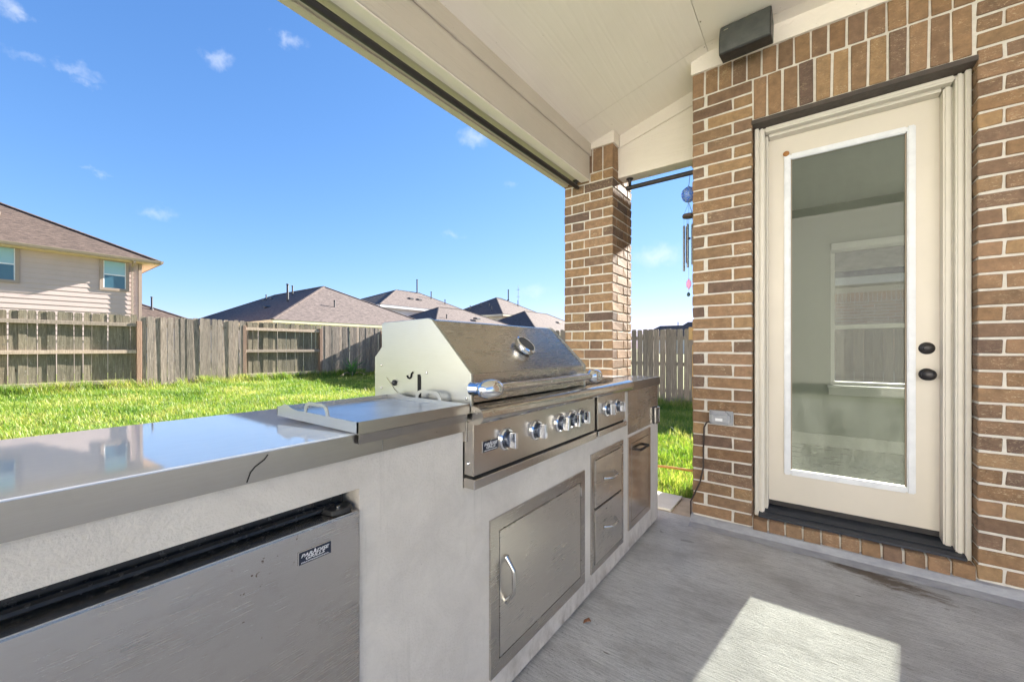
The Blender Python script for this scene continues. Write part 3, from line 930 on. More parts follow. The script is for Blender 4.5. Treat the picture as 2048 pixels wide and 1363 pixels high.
# two drawers
dr = panel_frame('drawer_unit', 1.795, 2.215, .11, .698, .034, 'steel_h')
B(XF + .0003, XF + .0012, 1.828, 2.182, .143, .665).build('shadow_gap', 'gap', dr)
for z0, z1, hz in ((.425, .6605, .55), (.148, .413, .30)):
    d = B(XF + .0015, XF + .012, 1.834, 2.177, z0, z1).build('drawer_front', 'steel_panel', dr, bevel=.001)
    handle(d, (XF + .012, 1.93, hz), (XF + .012, 2.075, hz), .034, .007)
# pull-out bin cabinet, brick reflection tinted into its steel
tr = panel_frame('bin_cabinet', 2.30, 2.705, .14, .692, .042, 'steel_brick_tint')
B(XF + .0003, XF + .0012, 2.34, 2.664, .18, .652).build('shadow_gap', 'gap', tr)
d = B(XF + .0015, XF + .009, 2.345, 2.659, .185, .647).build('cabinet_front', 'steel_brick_tint', tr, bevel=.001)
MB().tube([(XF + .009, 2.42, .60), (XF + .035, 2.42, .60), (XF + .038, 2.435, .60), (XF + .038, 2.56, .60), (XF + .035, 2.575, .60), (XF + .009, 2.575, .60)], .0085, 8).build('handle', 'bronze', d, smooth=True)
# outlet on the island
oc = B(XF + .0004, XF + .012, 2.775, 2.865, .70, .812).build('outlet_cover', 'black', isl, bevel=.003)
mb = MB()
for (a, b, c_, d_) in ((2.775, 2.785, .70, .812), (2.855, 2.865, .70, .812), (2.785, 2.855, .802, .812), (2.785, 2.855, .70, .71)):
    mb.box(XF + .0125, XF + .022, a, b, c_, d_)
mb.build('frame', 'bar_steel', oc, bevel=.001)

# ---- badge with lettering
def text_mesh(txt, size, shear=.25):
    cu = bpy.data.curves.new('lettering', 'FONT')
    cu.body = txt; cu.size = size; cu.extrude = .0002; cu.shear = shear; cu.offset = size * .02
    cu.align_x = 'CENTER'; cu.align_y = 'CENTER'
    ob = bpy.data.objects.new('lettering', cu); COL.objects.link(ob)
    bpy.context.view_layer.update()
    me = bpy.data.meshes.new_from_object(ob.evaluated_get(bpy.context.evaluated_depsgraph_get()))
    bpy.data.objects.remove(ob)
    return me
def badge(parent, x, y0, y1, z0, z1):
    w, h = y1 - y0, z1 - z0
    b = B(x + .0002, x + .0022, y0, y1, z0, z1).build('badge', 'bar_steel', parent, bevel=.0006)
    B(x + .00225, x + .003, y0 + w * .025, y1 - w * .025, z0 + h * .05, z1 - h * .05).build('badge_plate', 'badge_blue', b)
    for txt, cz, wid in (('PARADISE', .66, .84), ('GRILLS', .40, .58), ('PROFESSIONAL', .15, .84)):
        me = text_mesh(txt, h * (.34 if txt != 'PROFESSIONAL' else .13), .28 if txt != 'PROFESSIONAL' else 0)
        xs = [v.co.x for v in me.vertices]
        cx, ww = (min(xs) + max(xs)) / 2, max(xs) - min(xs)
        k_ = w * wid / ww
        off = org(b)
        for v in me.vertices:
            px, py, pz = (v.co.x - cx) * k_, v.co.y, v.co.z
            v.co = Vector((x + .0033 + pz - off.x, (y0 + y1) / 2 + px - off.y, z0 + h * cz + py - off.z))
        me.materials.clear(); me.materials.append(M['badge_white'])
        link('lettering', me, b)
    # little flame over the middle letter
    ym, zb = (y0 + y1) / 2 - w * .01, z0 + h * .70
    MB().prism([(ym - w * .03, zb), (ym - w * .035, zb + h * .08), (ym, zb + h * .24), (ym + w * .008, zb + h * .12), (ym + w * .03, zb + h * .09), (ym + w * .028, zb)], 'x', x + .0031, x + .0036).build('flame', 'badge_white', b)
    return b

# ================================================================== REFRIGERATOR
fr = thing('outdoor_refrigerator', 'built-in steel refrigerator with a nameplate under the countertop', 'refrigerator', (-1.0, .2, .02))
B(XB + .12, -.905, FR0 + .01, FR1 - .012, .02, .878).build('cabinet', 'black_gloss', fr, bevel=.006)
dd = B(-.903, -.85, FR0 + .004, .5405, .05, .838).build('door', 'steel_fridge', fr, bevel=.004, seg=2)
MB().tube([(-.897, FR0 + .02, .850), (-.897, .50, .850)], [.008, .008], 8).build('door_seal', 'black_gloss', fr, smooth=True)
mb = MB().prism([(-.90, .470), (-.862, .478), (-.856, .495), (-.856, .518), (-.866, .531), (-.90, .536)], 'z', .8395, .852)
mb.build('hinge', 'black', fr, bevel=.002)
MB().lathe([(.001, 0), (.006, 0), (.006, .004), (.001, .005)], (-.875, .50, .852), 'z', 10).build('hinge_screw', 'bar_steel', fr)
badge(dd, -.85, .397, .469, .768, .796)

# ================================================================== GRILL
gr = thing('gas_grill', 'large stainless gas grill with closed angular lid and five knobs', 'grill', (-1.1, 1.33, .8))
# fire box inside the island
B(-1.36, -.865, GY0 + .012, GY1 - .012, .80, 1.035).build('fire_box', 'steel', gr)
lidp = [(-.857, 1.046), (-.857, 1.138), (-1.038, 1.316), (-1.052, 1.3205), (-1.300, 1.314), (-1.316, 1.308), (-1.325, 1.046)]
lid = MB().prism(lidp, 'y', GY0 + .013, GY1 - .013).build('lid', 'steel_lid', gr, bevel=.003, seg=2)
sidep = [(-.8535, 1.036), (-.8535, 1.140), (-1.035, 1.3185), (-1.052, 1.3245), (-1.302, 1.318), (-1.318, 1.312), (-1.318, 1.225), (-1.362, 1.185), (-1.362, 1.024), (-1.0, 1.024)]
for y0, y1 in ((GY0, GY0 + .0125), (GY1 - .0125, GY1)):
    sp_ = MB().prism(sidep, 'y', y0, y1).build('side_panel', 'steel_side', gr, bevel=.0015)
    if y0 == GY0:
        MB().prism([(-1.108, 1.042), (-1.108, 1.128), (-1.094, 1.128), (-1.090, 1.120), (-1.090, 1.042)], 'y', GY0 - .0012, GY0 - .0002).build('slot', 'gap', sp_)
        pts = [(-1.152 + .011 * math.cos(t), 1.122 + .010 * math.sin(t)) for t in np.linspace(math.pi, 2.0 * math.pi, 7)]
        MB().tube([(p[0], GY0 - .0016, p[1]) for p in pts] + [(-1.139, GY0 - .0016, 1.130), (-1.132, GY0 - .0016, 1.134)], .0034, 6).build('hook_cutout', 'gap', sp_)
        MB().lathe([(.001, 0), (.011, 0), (.011, .006), (.006, .012), (.001, .013)], (-1.236, GY0, 1.092), '-y', 12).build('pivot_bolt', 'black', sp_, smooth=True)
        MB().tube([(-1.285, GY0 - .001, 1.11), (-1.235, GY0 - .001, 1.066), (-1.17, GY0 - .001, 1.028)], .0014, 6).build('rear_flange_edge', 'bar_steel', sp_)
        for xx, zz in ((-1.318, 1.155), (-1.318, 1.068), (-1.06, 1.135), (-.872, 1.06)):
            MB().lathe([(.0005, 0), (.005, 0), (.004, .003), (.0005, .004)], (xx, GY0, zz), '-y', 10).build('screw', 'bar_steel', sp_)
# lid handle
HX, HZ = -.795, 1.093
MB().tube([(HX, .97, HZ), (HX, 1.69, HZ)], .0145, 18).build('lid_handle', 'bar_steel', gr, smooth=True)
for s_, yy in ((1, .955), (-1, 1.705)):
    prof = [(.002, -.052), (.014, -.049), (.023, -.040), (.029, -.022), (.031, 0), (.030, .018), (.025, .036), (.0165, .046), (.0145, .048)]
    e = MB().lathe(prof, (HX, yy, HZ), (0, s_, 0), 26).build('handle_end', 'chrome', gr, smooth=True)
    MB().tube([(HX - .01, yy - s_ * .012, HZ), (-.83, yy - s_ * .014, HZ), (-.8575, yy - s_ * .014, HZ)], [.022, .020, .024], 16).build('handle_foot', 'chrome', e, smooth=True)
# thermometer on the sloping face
nrm = Vector((.7, 0, .714)).normalized()
sl = Vector((-.857 - .0, 0, 1.138)).lerp(Vector((-1.038, 0, 1.316)), .45)
tc = Vector((sl.x, 1.333, sl.z))
MB().lathe([(.001, 0), (.036, 0), (.044, .006), (.047, .014), (.046, .026), (.041, .030), (.038, .028)], tc, nrm, 30).build('thermometer', 'chrome', gr, smooth=True)
th_ = bpy.data.objects['thermometer']
MB().lathe([(.001, .0285), (.0375, .0285), (.0375, .0290), (.001, .0295)], tc, nrm, 30).build('thermometer_face', 'dial', th_)
# bullnose rail
def nose(y0, y1, x_in=-.862, z_top=1.041):
    p = [(x_in, z_top), (-.832, z_top + .0005)]
    for i in range(9):
        t = math.radians(80 - i * 20)
        p.append((-.812 + .032 * math.cos(t), z_top - .027 + .0275 * math.sin(t)))
    p += [(-.826, z_top - .0545), (-.834, z_top - .046), (x_in, z_top - .046)]
    return MB().prism(p, 'y', y0, y1)
nose(GY0 - .0265, GY1 + .035).build('front_rail', 'bar_steel', gr, smooth=True)
cp = B(-.861, -.82, GY0 - .026, GY1 + .03, .828, .9945).build('control_panel', 'steel', gr, bevel=.0025, seg=2)
B(-.859, -.826, GY0 - .024, GY1 + .028, .819, .8278).build('shadow_gap', 'gap', gr)
B(-.861, -.813, GY0 - .028, GY1 + .036, .788, .8188).build('bottom_trim', 'steel', gr, bevel=.002)
B(-.8600, -.846, GY0 - .0295, GY0 - .0275, .930, 1.006).build('end_bracket', 'steel', gr, bevel=.001)
MB().lathe([(.0005, 0), (.006, 0), (.005, .003), (.0005, .005)], (-.842, GY0 - .0262, .865), '-y', 10).build('screw', 'chrome', gr)
def knob(parent, y, z, rot, x=-.82, s=1.0):
    k_ = MB().lathe([(.001, .004), (.0275 * s, .004), (.0265 * s, .016), (.0245 * s, .022), (.001, .0225)], (x, y, z), 'x', 26).build('knob', 'knob', parent, smooth=True)
    MB().lathe([(.028 * s, .0005), (.038 * s, .0005), (.038 * s, .005), (.034 * s, .0095), (.0285 * s, .006)], (x, y, z), 'x', 30).build('bezel', 'chrome', k_, smooth=True)
    # flared grip
    c, sn = math.cos(rot), math.sin(rot)
    def P(u, w, h):
        return (x + h, y + u * c - w * sn, z + u * sn + w * c)
    L = .027 * s
    vs = []
    for h, wd, lg in ((.020, .010 * s, L * .95), (.034, .0062 * s, L * .97), (.046, .0085 * s, L)):
        vs += [P(-wd, -lg, h), P(wd, -lg, h), P(wd, lg, h), P(-wd, lg, h)]
    fs = [(3, 2, 1, 0), (8, 9, 10, 11)]
    for r_ in range(2):
        for i in range(4):
            fs.append((r_ * 4 + i, r_ * 4 + (i + 1) % 4, r_ * 4 + 4 + (i + 1) % 4, r_ * 4 + 4 + i))
    MB().add(vs, fs).build('grip', 'chrome', k_, bevel=.0025, seg=2, smooth=True)
    return k_
for yy in (1.068, 1.253, 1.430, 1.527, 1.618):
    knob(cp, yy, .914, random.uniform(-.06, .06))
badge(cp, -.82, .945, 1.024, .891, .928)

# ================================================================== SIDE BURNER
sb = thing('side_burner', 'two-knob steel side burner beside the grill', 'side burner', (-1.1, 1.97, .8))
SY0, SY1 = 1.793, 2.150
B(-1.36, -.862, SY0 + .006, 2.160, .82, 1.026).build('burner_box', 'steel', sb)
cv = B(-1.33, -.885, SY0 + .004, 2.150, 1.028, 1.056).build('cover', 'steel_lid', sb, bevel=.003, seg=2)
cp2 = B(-.861, -.818, SY0, SY1, .826, .9935).build('control_panel', 'steel', sb, bevel=.0025, seg=2)
nose(GY1 + .0365, 2.185, z_top=1.040).build('front_rail', 'bar_steel', sb, smooth=True)
B(-.859, -.826, SY0 + .002, SY1 - .002, .817, .8258).build('shadow_gap', 'gap', sb)
B(-.861, -.812, SY0 - .002, SY1 + .012, .790, .8168).build('bottom_trim', 'bar_steel', sb, bevel=.002)
for yy in (1.905, 2.035):
    knob(cp2, yy, .914, random.uniform(-.1, .1), x=-.818)

# ================================================================== GRIDDLE TRAY
gd = thing('griddle_tray', 'steel griddle tray with loop handles lying on the countertop', 'griddle', (-1.03, .71, CT))
QX0, QX1, QY0, QY1 = -1.243, -.832, .522, .903
B(QX0 + .004, QX1 - .004, QY0 + .004, QY1 - .004, CT + .012, CT + .016).build('plate', 'griddle', gd)
B(QX1 - .0035, QX1, QY0, QY1, 1.0205, 1.0495).build('front_rim', 'steel_fascia', gd)
MB().prism([(QX1 - .0005, 1.0198), (QX1 - .004, .9965), (QX1 - .007, .9965), (QX1 - .005, 1.0198)], 'y', QY0 + .006, QY1 - .012).build('front_lip', 'steel_fascia', gd)
B(QX0, QX0 + .0035, QY0, QY1, CT + .004, 1.0505).build('rear_rim', 'steel', gd)
for yy, thick in ((QY0, .003), (QY1 - .003, .003)):
    # side rim: low, with a hump towards the back and a raised loop grip
    top = [(QX1, 1.0495), (-.93, 1.0495), (-.972, 1.0500), (-1.085, 1.0505), (-1.12, 1.050), (-1.15, 1.053), (-1.175, 1.060), (-1.20, 1.060), (-1.22, 1.053), (QX0, 1.0505)]
    poly = [(QX1, 1.0235)] + top + [(QX0, 1.0245)]
    rim = MB().prism(poly, 'y', yy, yy + thick).build('side_rim', 'steel_side', gd)
    loop = [(-.955, 1.0465), (-.962, 1.064), (-.970, 1.074), (-.982, 1.0785), (-1.058, 1.0785), (-1.072, 1.074), (-1.080, 1.063), (-1.086, 1.0465)]
    inner = [(-.970, 1.0465), (-.975, 1.061), (-.980, 1.067), (-.987, 1.070), (-1.053, 1.070), (-1.061, 1.067), (-1.067, 1.061), (-1.072, 1.0465)]
    mb = MB(); n_ = len(loop)
    for t_ in (yy + .0002, yy + thick - .0002):
        mb.v += [(p[0], t_, p[1]) for p in loop] + [(p[0], t_, p[1]) for p in inner]
    for i in range(n_ - 1):
        mb.f += [(i, i + 1, n_ + i + 1, n_ + i), (2 * n_ + i, 3 * n_ + i, 3 * n_ + i + 1, 2 * n_ + i + 1),
                 (i, 2 * n_ + i, 2 * n_ + i + 1, i + 1), (n_ + i, n_ + i + 1, 3 * n_ + i + 1, 3 * n_ + i)]
    mb.build('loop_handle', 'steel_side', rim)
for xx in (QX1 - .012, QX0 + .03):
    MB().prism([(xx, CT + .001), (xx - .012, 1.0195), (xx - .0145, 1.0195), (xx - .0025, CT + .001)] if False else
               [(xx, 1.0225), (xx - .03, 1.032), (xx - .03, 1.0345), (xx, 1.0255)], 'y', QY0 + .004, QY1 - .02).build('foot', 'bar_steel', gd)

# ================================================================== FITTINGS ON THE PATIO
def rod(name, label, p0, p1, zb):
    p0, p1 = Vector(p0), Vector(p1)
    t = thing(name, label, 'curtain rod', tuple(p0), 'curtain rods under the patio beams')
    MB().tube([p0, p1], .0185, 14).build('rod', 'bronze', t, smooth=True)
    d = (p1 - p0).normalized()
    for p in (p0 + d * .03, p1 - d * .03):
        MB().lathe([(.001, 0), (.030, 0), (.030, -.006), (.016, -.014), (.013, -.03), (.013, p.z - zb + .006), (.018, p.z - zb - .010), (.012, p.z - zb - .018), (.001, p.z - zb - .019)], (p.x, p.y, zb), 'z', 18).build('bracket', 'bronze', t, smooth=True)
    return t
rod('curtain_rod', 'long dark metal curtain rod under the left patio beam', (-1.635, 3.165, 2.635), (-1.635, -1.1, 2.635), BZ - .0065 + .008)
rod('curtain_rod', 'short dark curtain rod under the cross beam by the column', (-1.27, 3.372, 2.606), (-.56, 3.372, 2.606), BZ - .0005)

sp = thing('outdoor_speaker', 'black outdoor loudspeaker hung under the ceiling above the door', 'speaker', (-.3, 2.84, 3.1))
rotm = Matrix.Translation((-.31, 2.86, 3.135)) @ Matrix.Rotation(math.radians(-2), 4, 'Z') @ Matrix.Rotation(math.radians(-10), 4, 'X')
def xf(mb):
    mb.v = [tuple(rotm @ Vector(v)) for v in mb.v]
    return mb
cab_p = []
for i in range(9):
    t = -1 + 2 * i / 8
    cab_p.append((-.072 - .018 * (1 - t * t), t * .098))
shell = xf(MB().prism([(.045, .075), (.045, -.06)] + cab_p, 'x', -.138, .138)).build('cabinet', 'black', sp, bevel=.004)
gril = [(p[0] - .006, p[1] * .93) for p in cab_p] + [(p[0] - .001, p[1] * .93) for p in reversed(cab_p)]
gg = xf(MB().prism(gril, 'x', -.131, .131)).build('grille', 'speaker_grille', sp)
xf(B(-.112, -.088, -.0905, -.0885, .048, .056)).build('nameplate', 'bar_steel', gg)
xf(MB().tube([(-.10, .02, .06), (-.10, .03, .10), (.10, .03, .10), (.10, .02, .06)], .006, 8)).build('bracket', 'black', sp)
MB().tube([(-.315, 2.89, 3.17), (-.315, 2.89, 3.244)], .014, 10).build('mount', 'black', sp)

ob_ = thing('power_outlet', 'clear-covered weatherproof outlet on the brick left of the door', 'outlet', (-.46, 2.99, .75))
bx_ = B(-.545, -.40, YW - .012, YW - .001, .705, .80).build('base', 'clear_plastic', ob_, bevel=.004)
B(-.537, -.412, YW - .066, YW - .0122, .712, .792).build('bubble_cover', 'clear_plastic', ob_, bevel=.016, seg=3)
B(-.498, -.455, YW - .0672, YW - .0662, .738, .756).build('sticker', 'badge_white', ob_)
B(-.52, -.44, YW - .05, YW - .012, .790, .803).build('hinge', 'clear_plastic', ob_, bevel=.003)
cab = MB().tube([(-.535, YW - .035, .725), (-.556, YW - .04, .715), (-.572, YW - .035, .68), (-.578, YW - .022, .55), (-.580, YW - .02, .40), (-.60, YW - .02, .30), (-.632, YW - .02, .22), (-.662, YW - .012, .15), (-.667, YW + .01, .06), (-.668, YW + .03, .0)], .0055, 8).build('power_cable', 'cable', smooth=True)
tag(cab, 'thin dark cable hanging from the outlet round the brick corner', 'cable')

wc = thing('wind_chime', 'wind chime with blue glass ball hanging from the rod', 'wind chime', (-.735, 3.425, 2.6))
cxx, cyy = -.752, 3.372
MB().tube([(cxx - .0, cyy, 2.60), (cxx - .01, cyy, 2.50)], .002, 6).build('string', 'string', wc)
MB().lathe([(.002, -.066), (.022, -.060), (.042, -.042), (.053, -.015), (.054, .008), (.046, .032), (.028, .050), (.006, .058), (.004, .068), (.002, .07)], (cxx - .012, cyy, 2.44), 'z', 24).build('glass_ball', 'blue_glass', wc, smooth=True)
for dx_, dy_ in ((-.036, 0), (.03, -.02), (.02, .03), (0, 0)):
    MB().tube([(cxx - .01, cyy, 2.374), (cxx - .01 + dx_, cyy + dy_, 2.285)], .0013, 5).build('string', 'string', wc)
MB().lathe([(.001, 0), (.046, .002), (.048, .012), (.046, .024), (.001, .026)], (cxx - .01, cyy, 2.255), 'z', 22).build('top_disc', 'chime_wood', wc, smooth=True)
for i, (dx_, dy_, ln) in enumerate(((-.036, .0, .36), (-.022, .03, .29), (.0, -.035, .34), (.026, .02, .30), (.03, -.018, .32))):
    MB().tube([(cxx - .01 + dx_, cyy + dy_, 2.255), (cxx - .01 + dx_, cyy + dy_, 2.195)], .0008, 5).build('string', 'string', wc)
    MB().tube([(cxx - .01 + dx_, cyy + dy_, 2.195), (cxx - .01 + dx_, cyy + dy_, 2.195 - ln)], .0078, 12).build('chime_tube', 'chime_tube', wc, smooth=True)
MB().lathe([(.001, -.008), (.014, -.006), (.018, 0), (.014, .006), (.001, .008)], (cxx - .012, cyy, 2.09), 'z', 14).build('striker', 'chime_wood', wc, smooth=True)
MB().tube([(cxx - .01, cyy, 2.255), (cxx - .01, cyy, 1.66)], .0009, 5).build('string', 'string', wc)
MB().prism([(cxx - .01, 1.775), (cxx - .028, 1.745), (cxx - .029, 1.715), (cxx - .010, 1.684), (cxx + .009, 1.715), (cxx + .008, 1.745)], 'y', cyy - .004, cyy + .004).build('leaf_sail', 'pink', wc, bevel=.002)
MB().lathe([(.001, -.018), (.010, -.013), (.013, 0), (.009, .012), (.001, .017)], (cxx - .012, cyy, 1.647), 'z', 14).build('bead', 'green_bead', wc, smooth=True)

hs = thing('garden_hose', 'orange garden hose lying in the grass behind the house corner', 'hose', (-1.0, 4.0, 0))
hp = []
for i in range(30):
    t = i / 29
    hp.append((-1.65 + t * .86, 3.72 + .35 * t + .05 * math.sin(t * 5), .0 + .085 * math.sin(min(1, t * 1.15) * math.pi * .62)))
MB().tube(hp, .012, 10).build('hose', 'hose', hs, smooth=True)
e = Vector(hp[-1])
MB().lathe([(.001, 0), (.016, 0), (.017, .02), (.014, .03), (.016, .045), (.014, .09), (.001, .091)], e, (Vector(hp[-1]) - Vector(hp[-3])), 14).build('coupling', 'hose_end', hs, smooth=True)

lf = MB().add([(-.800, 1.60, .004), (-.786, 1.612, .012), (-.775, 1.632, .006), (-.79, 1.64, .014), (-.806, 1.622, .007), (-.79, 1.618, .018)], [(0, 1, 5), (1, 2, 5), (2, 3, 5), (3, 4, 5), (4, 0, 5)]).build('dead_leaf', 'leaf')
tag(lf, 'small curled brown leaf at the foot of the island', 'leaf')

# ================================================================== FENCES
def picket_mesh(w, h, mat, var, dog=True):
    key = ('p', w, round(h, 2), mat, var)
    if key not in BRICK:
        rr = random.Random(hash((w, round(h, 2), var)) & 0xffff)
        c = .022
        pts = [(-w / 2 + rr.uniform(0, .003), 0), (w / 2 - rr.uniform(0, .003), 0), (w / 2, h * .5), (w / 2 - rr.uniform(0, .004), h - c * rr.uniform(.8, 1.6)), (w / 2 - c, h), (-w / 2 + c, h + rr.uniform(-.004, .004)), (-w / 2 + rr.uniform(0, .004), h - c * rr.uniform(.8, 1.6)), (-w / 2, h * .5)]
        mb = MB().prism(pts, 'y', -.009, .009)
        me = bpy.data.meshes.new('picket')
        me.from_pydata(mb.v, [], mb.f)
        bm = bmesh.new(); bm.from_mesh(me); bmesh.ops.recalc_face_normals(bm, faces=bm.faces)
        bm.to_mesh(me); bm.free()
        me.materials.append(M[mat])
        BRICK[key] = me
    return BRICK[key]
def picket(parent, pos, rotz, h, mat, w=.136):
    me = picket_mesh(w, h, mat, random.randrange(5))
    p = Vector(pos) - org(parent)
    o = link('picket', me, parent, p)
    o.rotation_euler = (random.uniform(-.006, .006), random.uniform(-.008, .008), rotz + random.uniform(-.05, .05))
    return o
FX = -14.2
sf = thing('side_fence', 'weathered lichen-stained wooden fence along the left of the lawn', 'fence', (FX, 4.5, .2))
posts = [-2.30, .12, 2.55, 4.99, 7.43, 9.95]
for bi, (y0, y1) in enumerate(zip(posts[:-1], posts[1:])):
    railside = bi % 2 == 1                     # rails face the lawn
    top = 2.10 - .012 * bi
    bot = gz(FX, 0) - .03
    n_ = int(round((y1 - y0) / .1395))
    pw = (y1 - y0) / n_
    px_ = FX - .055 if railside else FX + .055
    for i in range(n_):
        picket(sf, (px_ + random.uniform(-.009, .009), y0 + (i + .5) * pw, bot), math.pi / 2, top - bot + random.uniform(-.018, .014), 'fence_green' if railside else 'fence', round(pw - random.choice((.003, .005, .008)), 3))
    for zz in (1.83, 1.13, .37):
        B(FX - .045, FX + (.045 if railside else .04), y0 + .048, y1 - .048, zz - .045 + (.0 if zz > 1 else -.01), zz + .043).build('rail', 'rail', sf, bevel=.004)
for yy in posts:
    B(FX - .044, FX + .075, yy - .047, yy + .047, -.2, 1.93).build('post', 'post', sf, bevel=.004)
BY = 10.1
bf = thing('back_fence', 'grey dog-eared wooden fence across the end of the yard', 'fence', (-6, BY, 0))
x = FX + .1
i = 0
while x < 3.6:
    g0 = gz(x, BY)
    picket(bf, (x + .07, BY + random.uniform(-.004, .004), g0 - .03), 0, 1.84 + random.uniform(-.015, .012), 'fence_back', .131)
    x += .141
    i += 1
# the sides of the rails show only as lines between the pickets
xr = FX + .1
while xr < 3.6:
    g0, g1 = gz(xr, BY), gz(xr + 2.44, BY)
    for dz in (.3, .95, 1.58):
        mb = MB().prism([(xr + .002, g0 + dz - .045), (xr + 2.438, g1 + dz - .045), (xr + 2.438, g1 + dz + .045), (xr + .002, g0 + dz + .045)], 'y', BY + .014, BY + .052)
        mb.build('rail', 'rail', bf)
    B(xr - .045, xr + .045, BY + .054, BY + .14, -.3, g0 + 1.7).build('post', 'post', bf)
    xr += 2.44
# newer board patched in near the house
np_ = B(-2.20, -2.10, BY - .03, BY - .010, -.1, 1.30).build('patch_board', 'new_wood', bf, bevel=.003)
B(-2.28, -2.10, BY - .03, BY - .0105, 1.42, 1.72).build('patch_board', 'new_wood', bf, bevel=.003)

# ================================================================== LAWN
def build_grass():
    def scatter(x0, x1, y0, y1, dens):
        n = int((x1 - x0) * (y1 - y0) * dens)
        return np.stack([rng.uniform(x0, x1, n), rng.uniform(y0, y1, n)], 1)
    P = [scatter(-14.12, -5.0, -1.5, 10.05, 1700), scatter(-5.0, -1.9, -2.5, 3.6, 260), scatter(-5.0, -.75, 6.2, 10.05, 2300),
         scatter(-5.0, -.75, 3.55, 6.2, 3400)]
    P = np.concatenate(P)
    keep = ~((P[:, 0] > -1.85) & (P[:, 0] < -1.25) & (P[:, 1] < 3.7))
    P = P[keep]
    n = len(P)
    patch = np.sin(P[:, 0] * 1.7 + 1.3 * np.sin(P[:, 1] * 1.1)) * np.sin(P[:, 1] * 1.9 + .8 * np.sin(P[:, 0] * 2.3))
    h = rng.uniform(.045, .115, n) * (1 + .35 * patch)
    edge = np.exp(-((P[:, 0] + 14.1) / .5) ** 2) + np.exp(-((P[:, 1] - 10.05) / .5) ** 2)
    h = h * (1 + 1.3 * edge * rng.uniform(0, 1, n) ** 2)
    tall = rng.uniform(0, 1, n) < .02
    h[tall] *= 1.7
    cc = np.stack([rng.uniform(-14.1, -.8, 420), rng.uniform(-1.5, 10, 420)], 1)
    cc[:130, 0] = -14.05 + np.abs(rng.normal(0, .18, 130)); cc[130:200, 1] = 10.0 - np.abs(rng.normal(0, .2, 70))
    cell = {}
    for i_, c_ in enumerate(cc):
        cell.setdefault((int(c_[0] // .5), int(c_[1] // .5)), []).append(c_)
    kx_, ky_ = (P[:, 0] // .5).astype(int), (P[:, 1] // .5).astype(int)
    for (ci, cj), lst in cell.items():
        m_ = (np.abs(kx_ - ci) <= 1) & (np.abs(ky_ - cj) <= 1)
        for c_ in lst:
            d2 = (P[m_, 0] - c_[0]) ** 2 + (P[m_, 1] - c_[1]) ** 2
            h[m_] *= 1 + .95 * np.exp(-d2 / .012)
    h = np.minimum(h, .34)
    az = rng.uniform(0, 2 * np.pi, n)
    lean = rng.uniform(.15, .75, n) * h
    w = rng.uniform(.0022, .0045, n) * (1 + .35 * (P[:, 0] < -5))
    t = np.clip((-P[:, 0] - 3) / 11.2, 0, 1)
    z = -.12 + .32 * t ** 1.3 - .022
    dx, dy = np.cos(az), np.sin(az)
    sx, sy = -dy, dx
    V = np.zeros((n, 5, 3), np.float32)
    for k_, (f, wf) in enumerate(((0, 1.0), (.55, .8), (1.0, 0))):
        bx = P[:, 0] + dx * lean * f * f
        by = P[:, 1] + dy * lean * f * f
        bz = z + h * (f - .12 * f * f)
        if k_ < 2:
            V[:, 2 * k_] = np.stack([bx - sx * w * wf, by - sy * w * wf, bz], 1)
            V[:, 2 * k_ + 1] = np.stack([bx + sx * w * wf, by + sy * w * wf, bz], 1)
        else:
            V[:, 4] = np.stack([bx, by, bz], 1)
    base = (np.arange(n) * 5)[:, None]
    tri = np.concatenate([base + np.array([0, 1, 3]), base + np.array([0, 3, 2]), base + np.array([2, 3, 4])], 1).reshape(-1, 3)
    me = bpy.data.meshes.new('grass')
    me.vertices.add(n * 5); me.vertices.foreach_set('co', V.reshape(-1))
    nt = len(tri)
    me.loops.add(nt * 3); me.loops.foreach_set('vertex_index', tri.reshape(-1).astype(np.int32))
    me.polygons.add(nt)
    me.polygons.foreach_set('loop_start', np.arange(0, nt * 3, 3, dtype=np.int32))
    me.polygons.foreach_set('loop_total', np.full(nt, 3, np.int32))
    me.update(calc_edges=True)
    me.materials.append(M['grass'])
    o = link('grass', me)
    tag(o, 'overgrown yellow-green lawn grass', 'grass', kind='stuff')
build_grass()

# spiky plant by the fence post
pl = thing('yucca_plant', 'spiky green plant with dry stalks at the shaded fence corner', 'plant', (-13.55, 8.25, .15))
rr = random.Random(3)
for i in range(34):
    a = rr.uniform(0, 2 * math.pi); ln = rr.uniform(.6, 1.15); up = rr.uniform(.45, 1.0)
    c = Vector((-13.55 + rr.uniform(-.06, .06), 8.25 + rr.uniform(-.06, .06), .14))
    d = Vector((math.cos(a), math.sin(a), 0)); s_ = Vector((-d.y, d.x, 0)) * .038
    p1 = c + d * ln * .35 * (1.2 - up) + Vector((0, 0, ln * .55 * up)); p2 = c + d * ln * (1.25 - up * .7) + Vector((0, 0, ln * up * .95))
    MB().add([c - s_, c + s_, p1 + s_ * .9, p1 - s_ * .9, p2], [(0, 1, 2, 3), (3, 2, 4)]).build('leaf', 'yucca', pl, fix=False)
for i in range(7):
    a = rr.uniform(0, 2 * math.pi); r_ = rr.uniform(.35, .8)
    MB().tube([(-13.5, 8.25, .26), (-13.5 + .5 * r_ * math.cos(a), 8.25 + .5 * r_ * math.sin(a), .36), (-13.5 + r_ * math.cos(a), 8.25 + r_ * math.sin(a), .24)], .009, 5).build('dry_stalk', 'dry', pl)

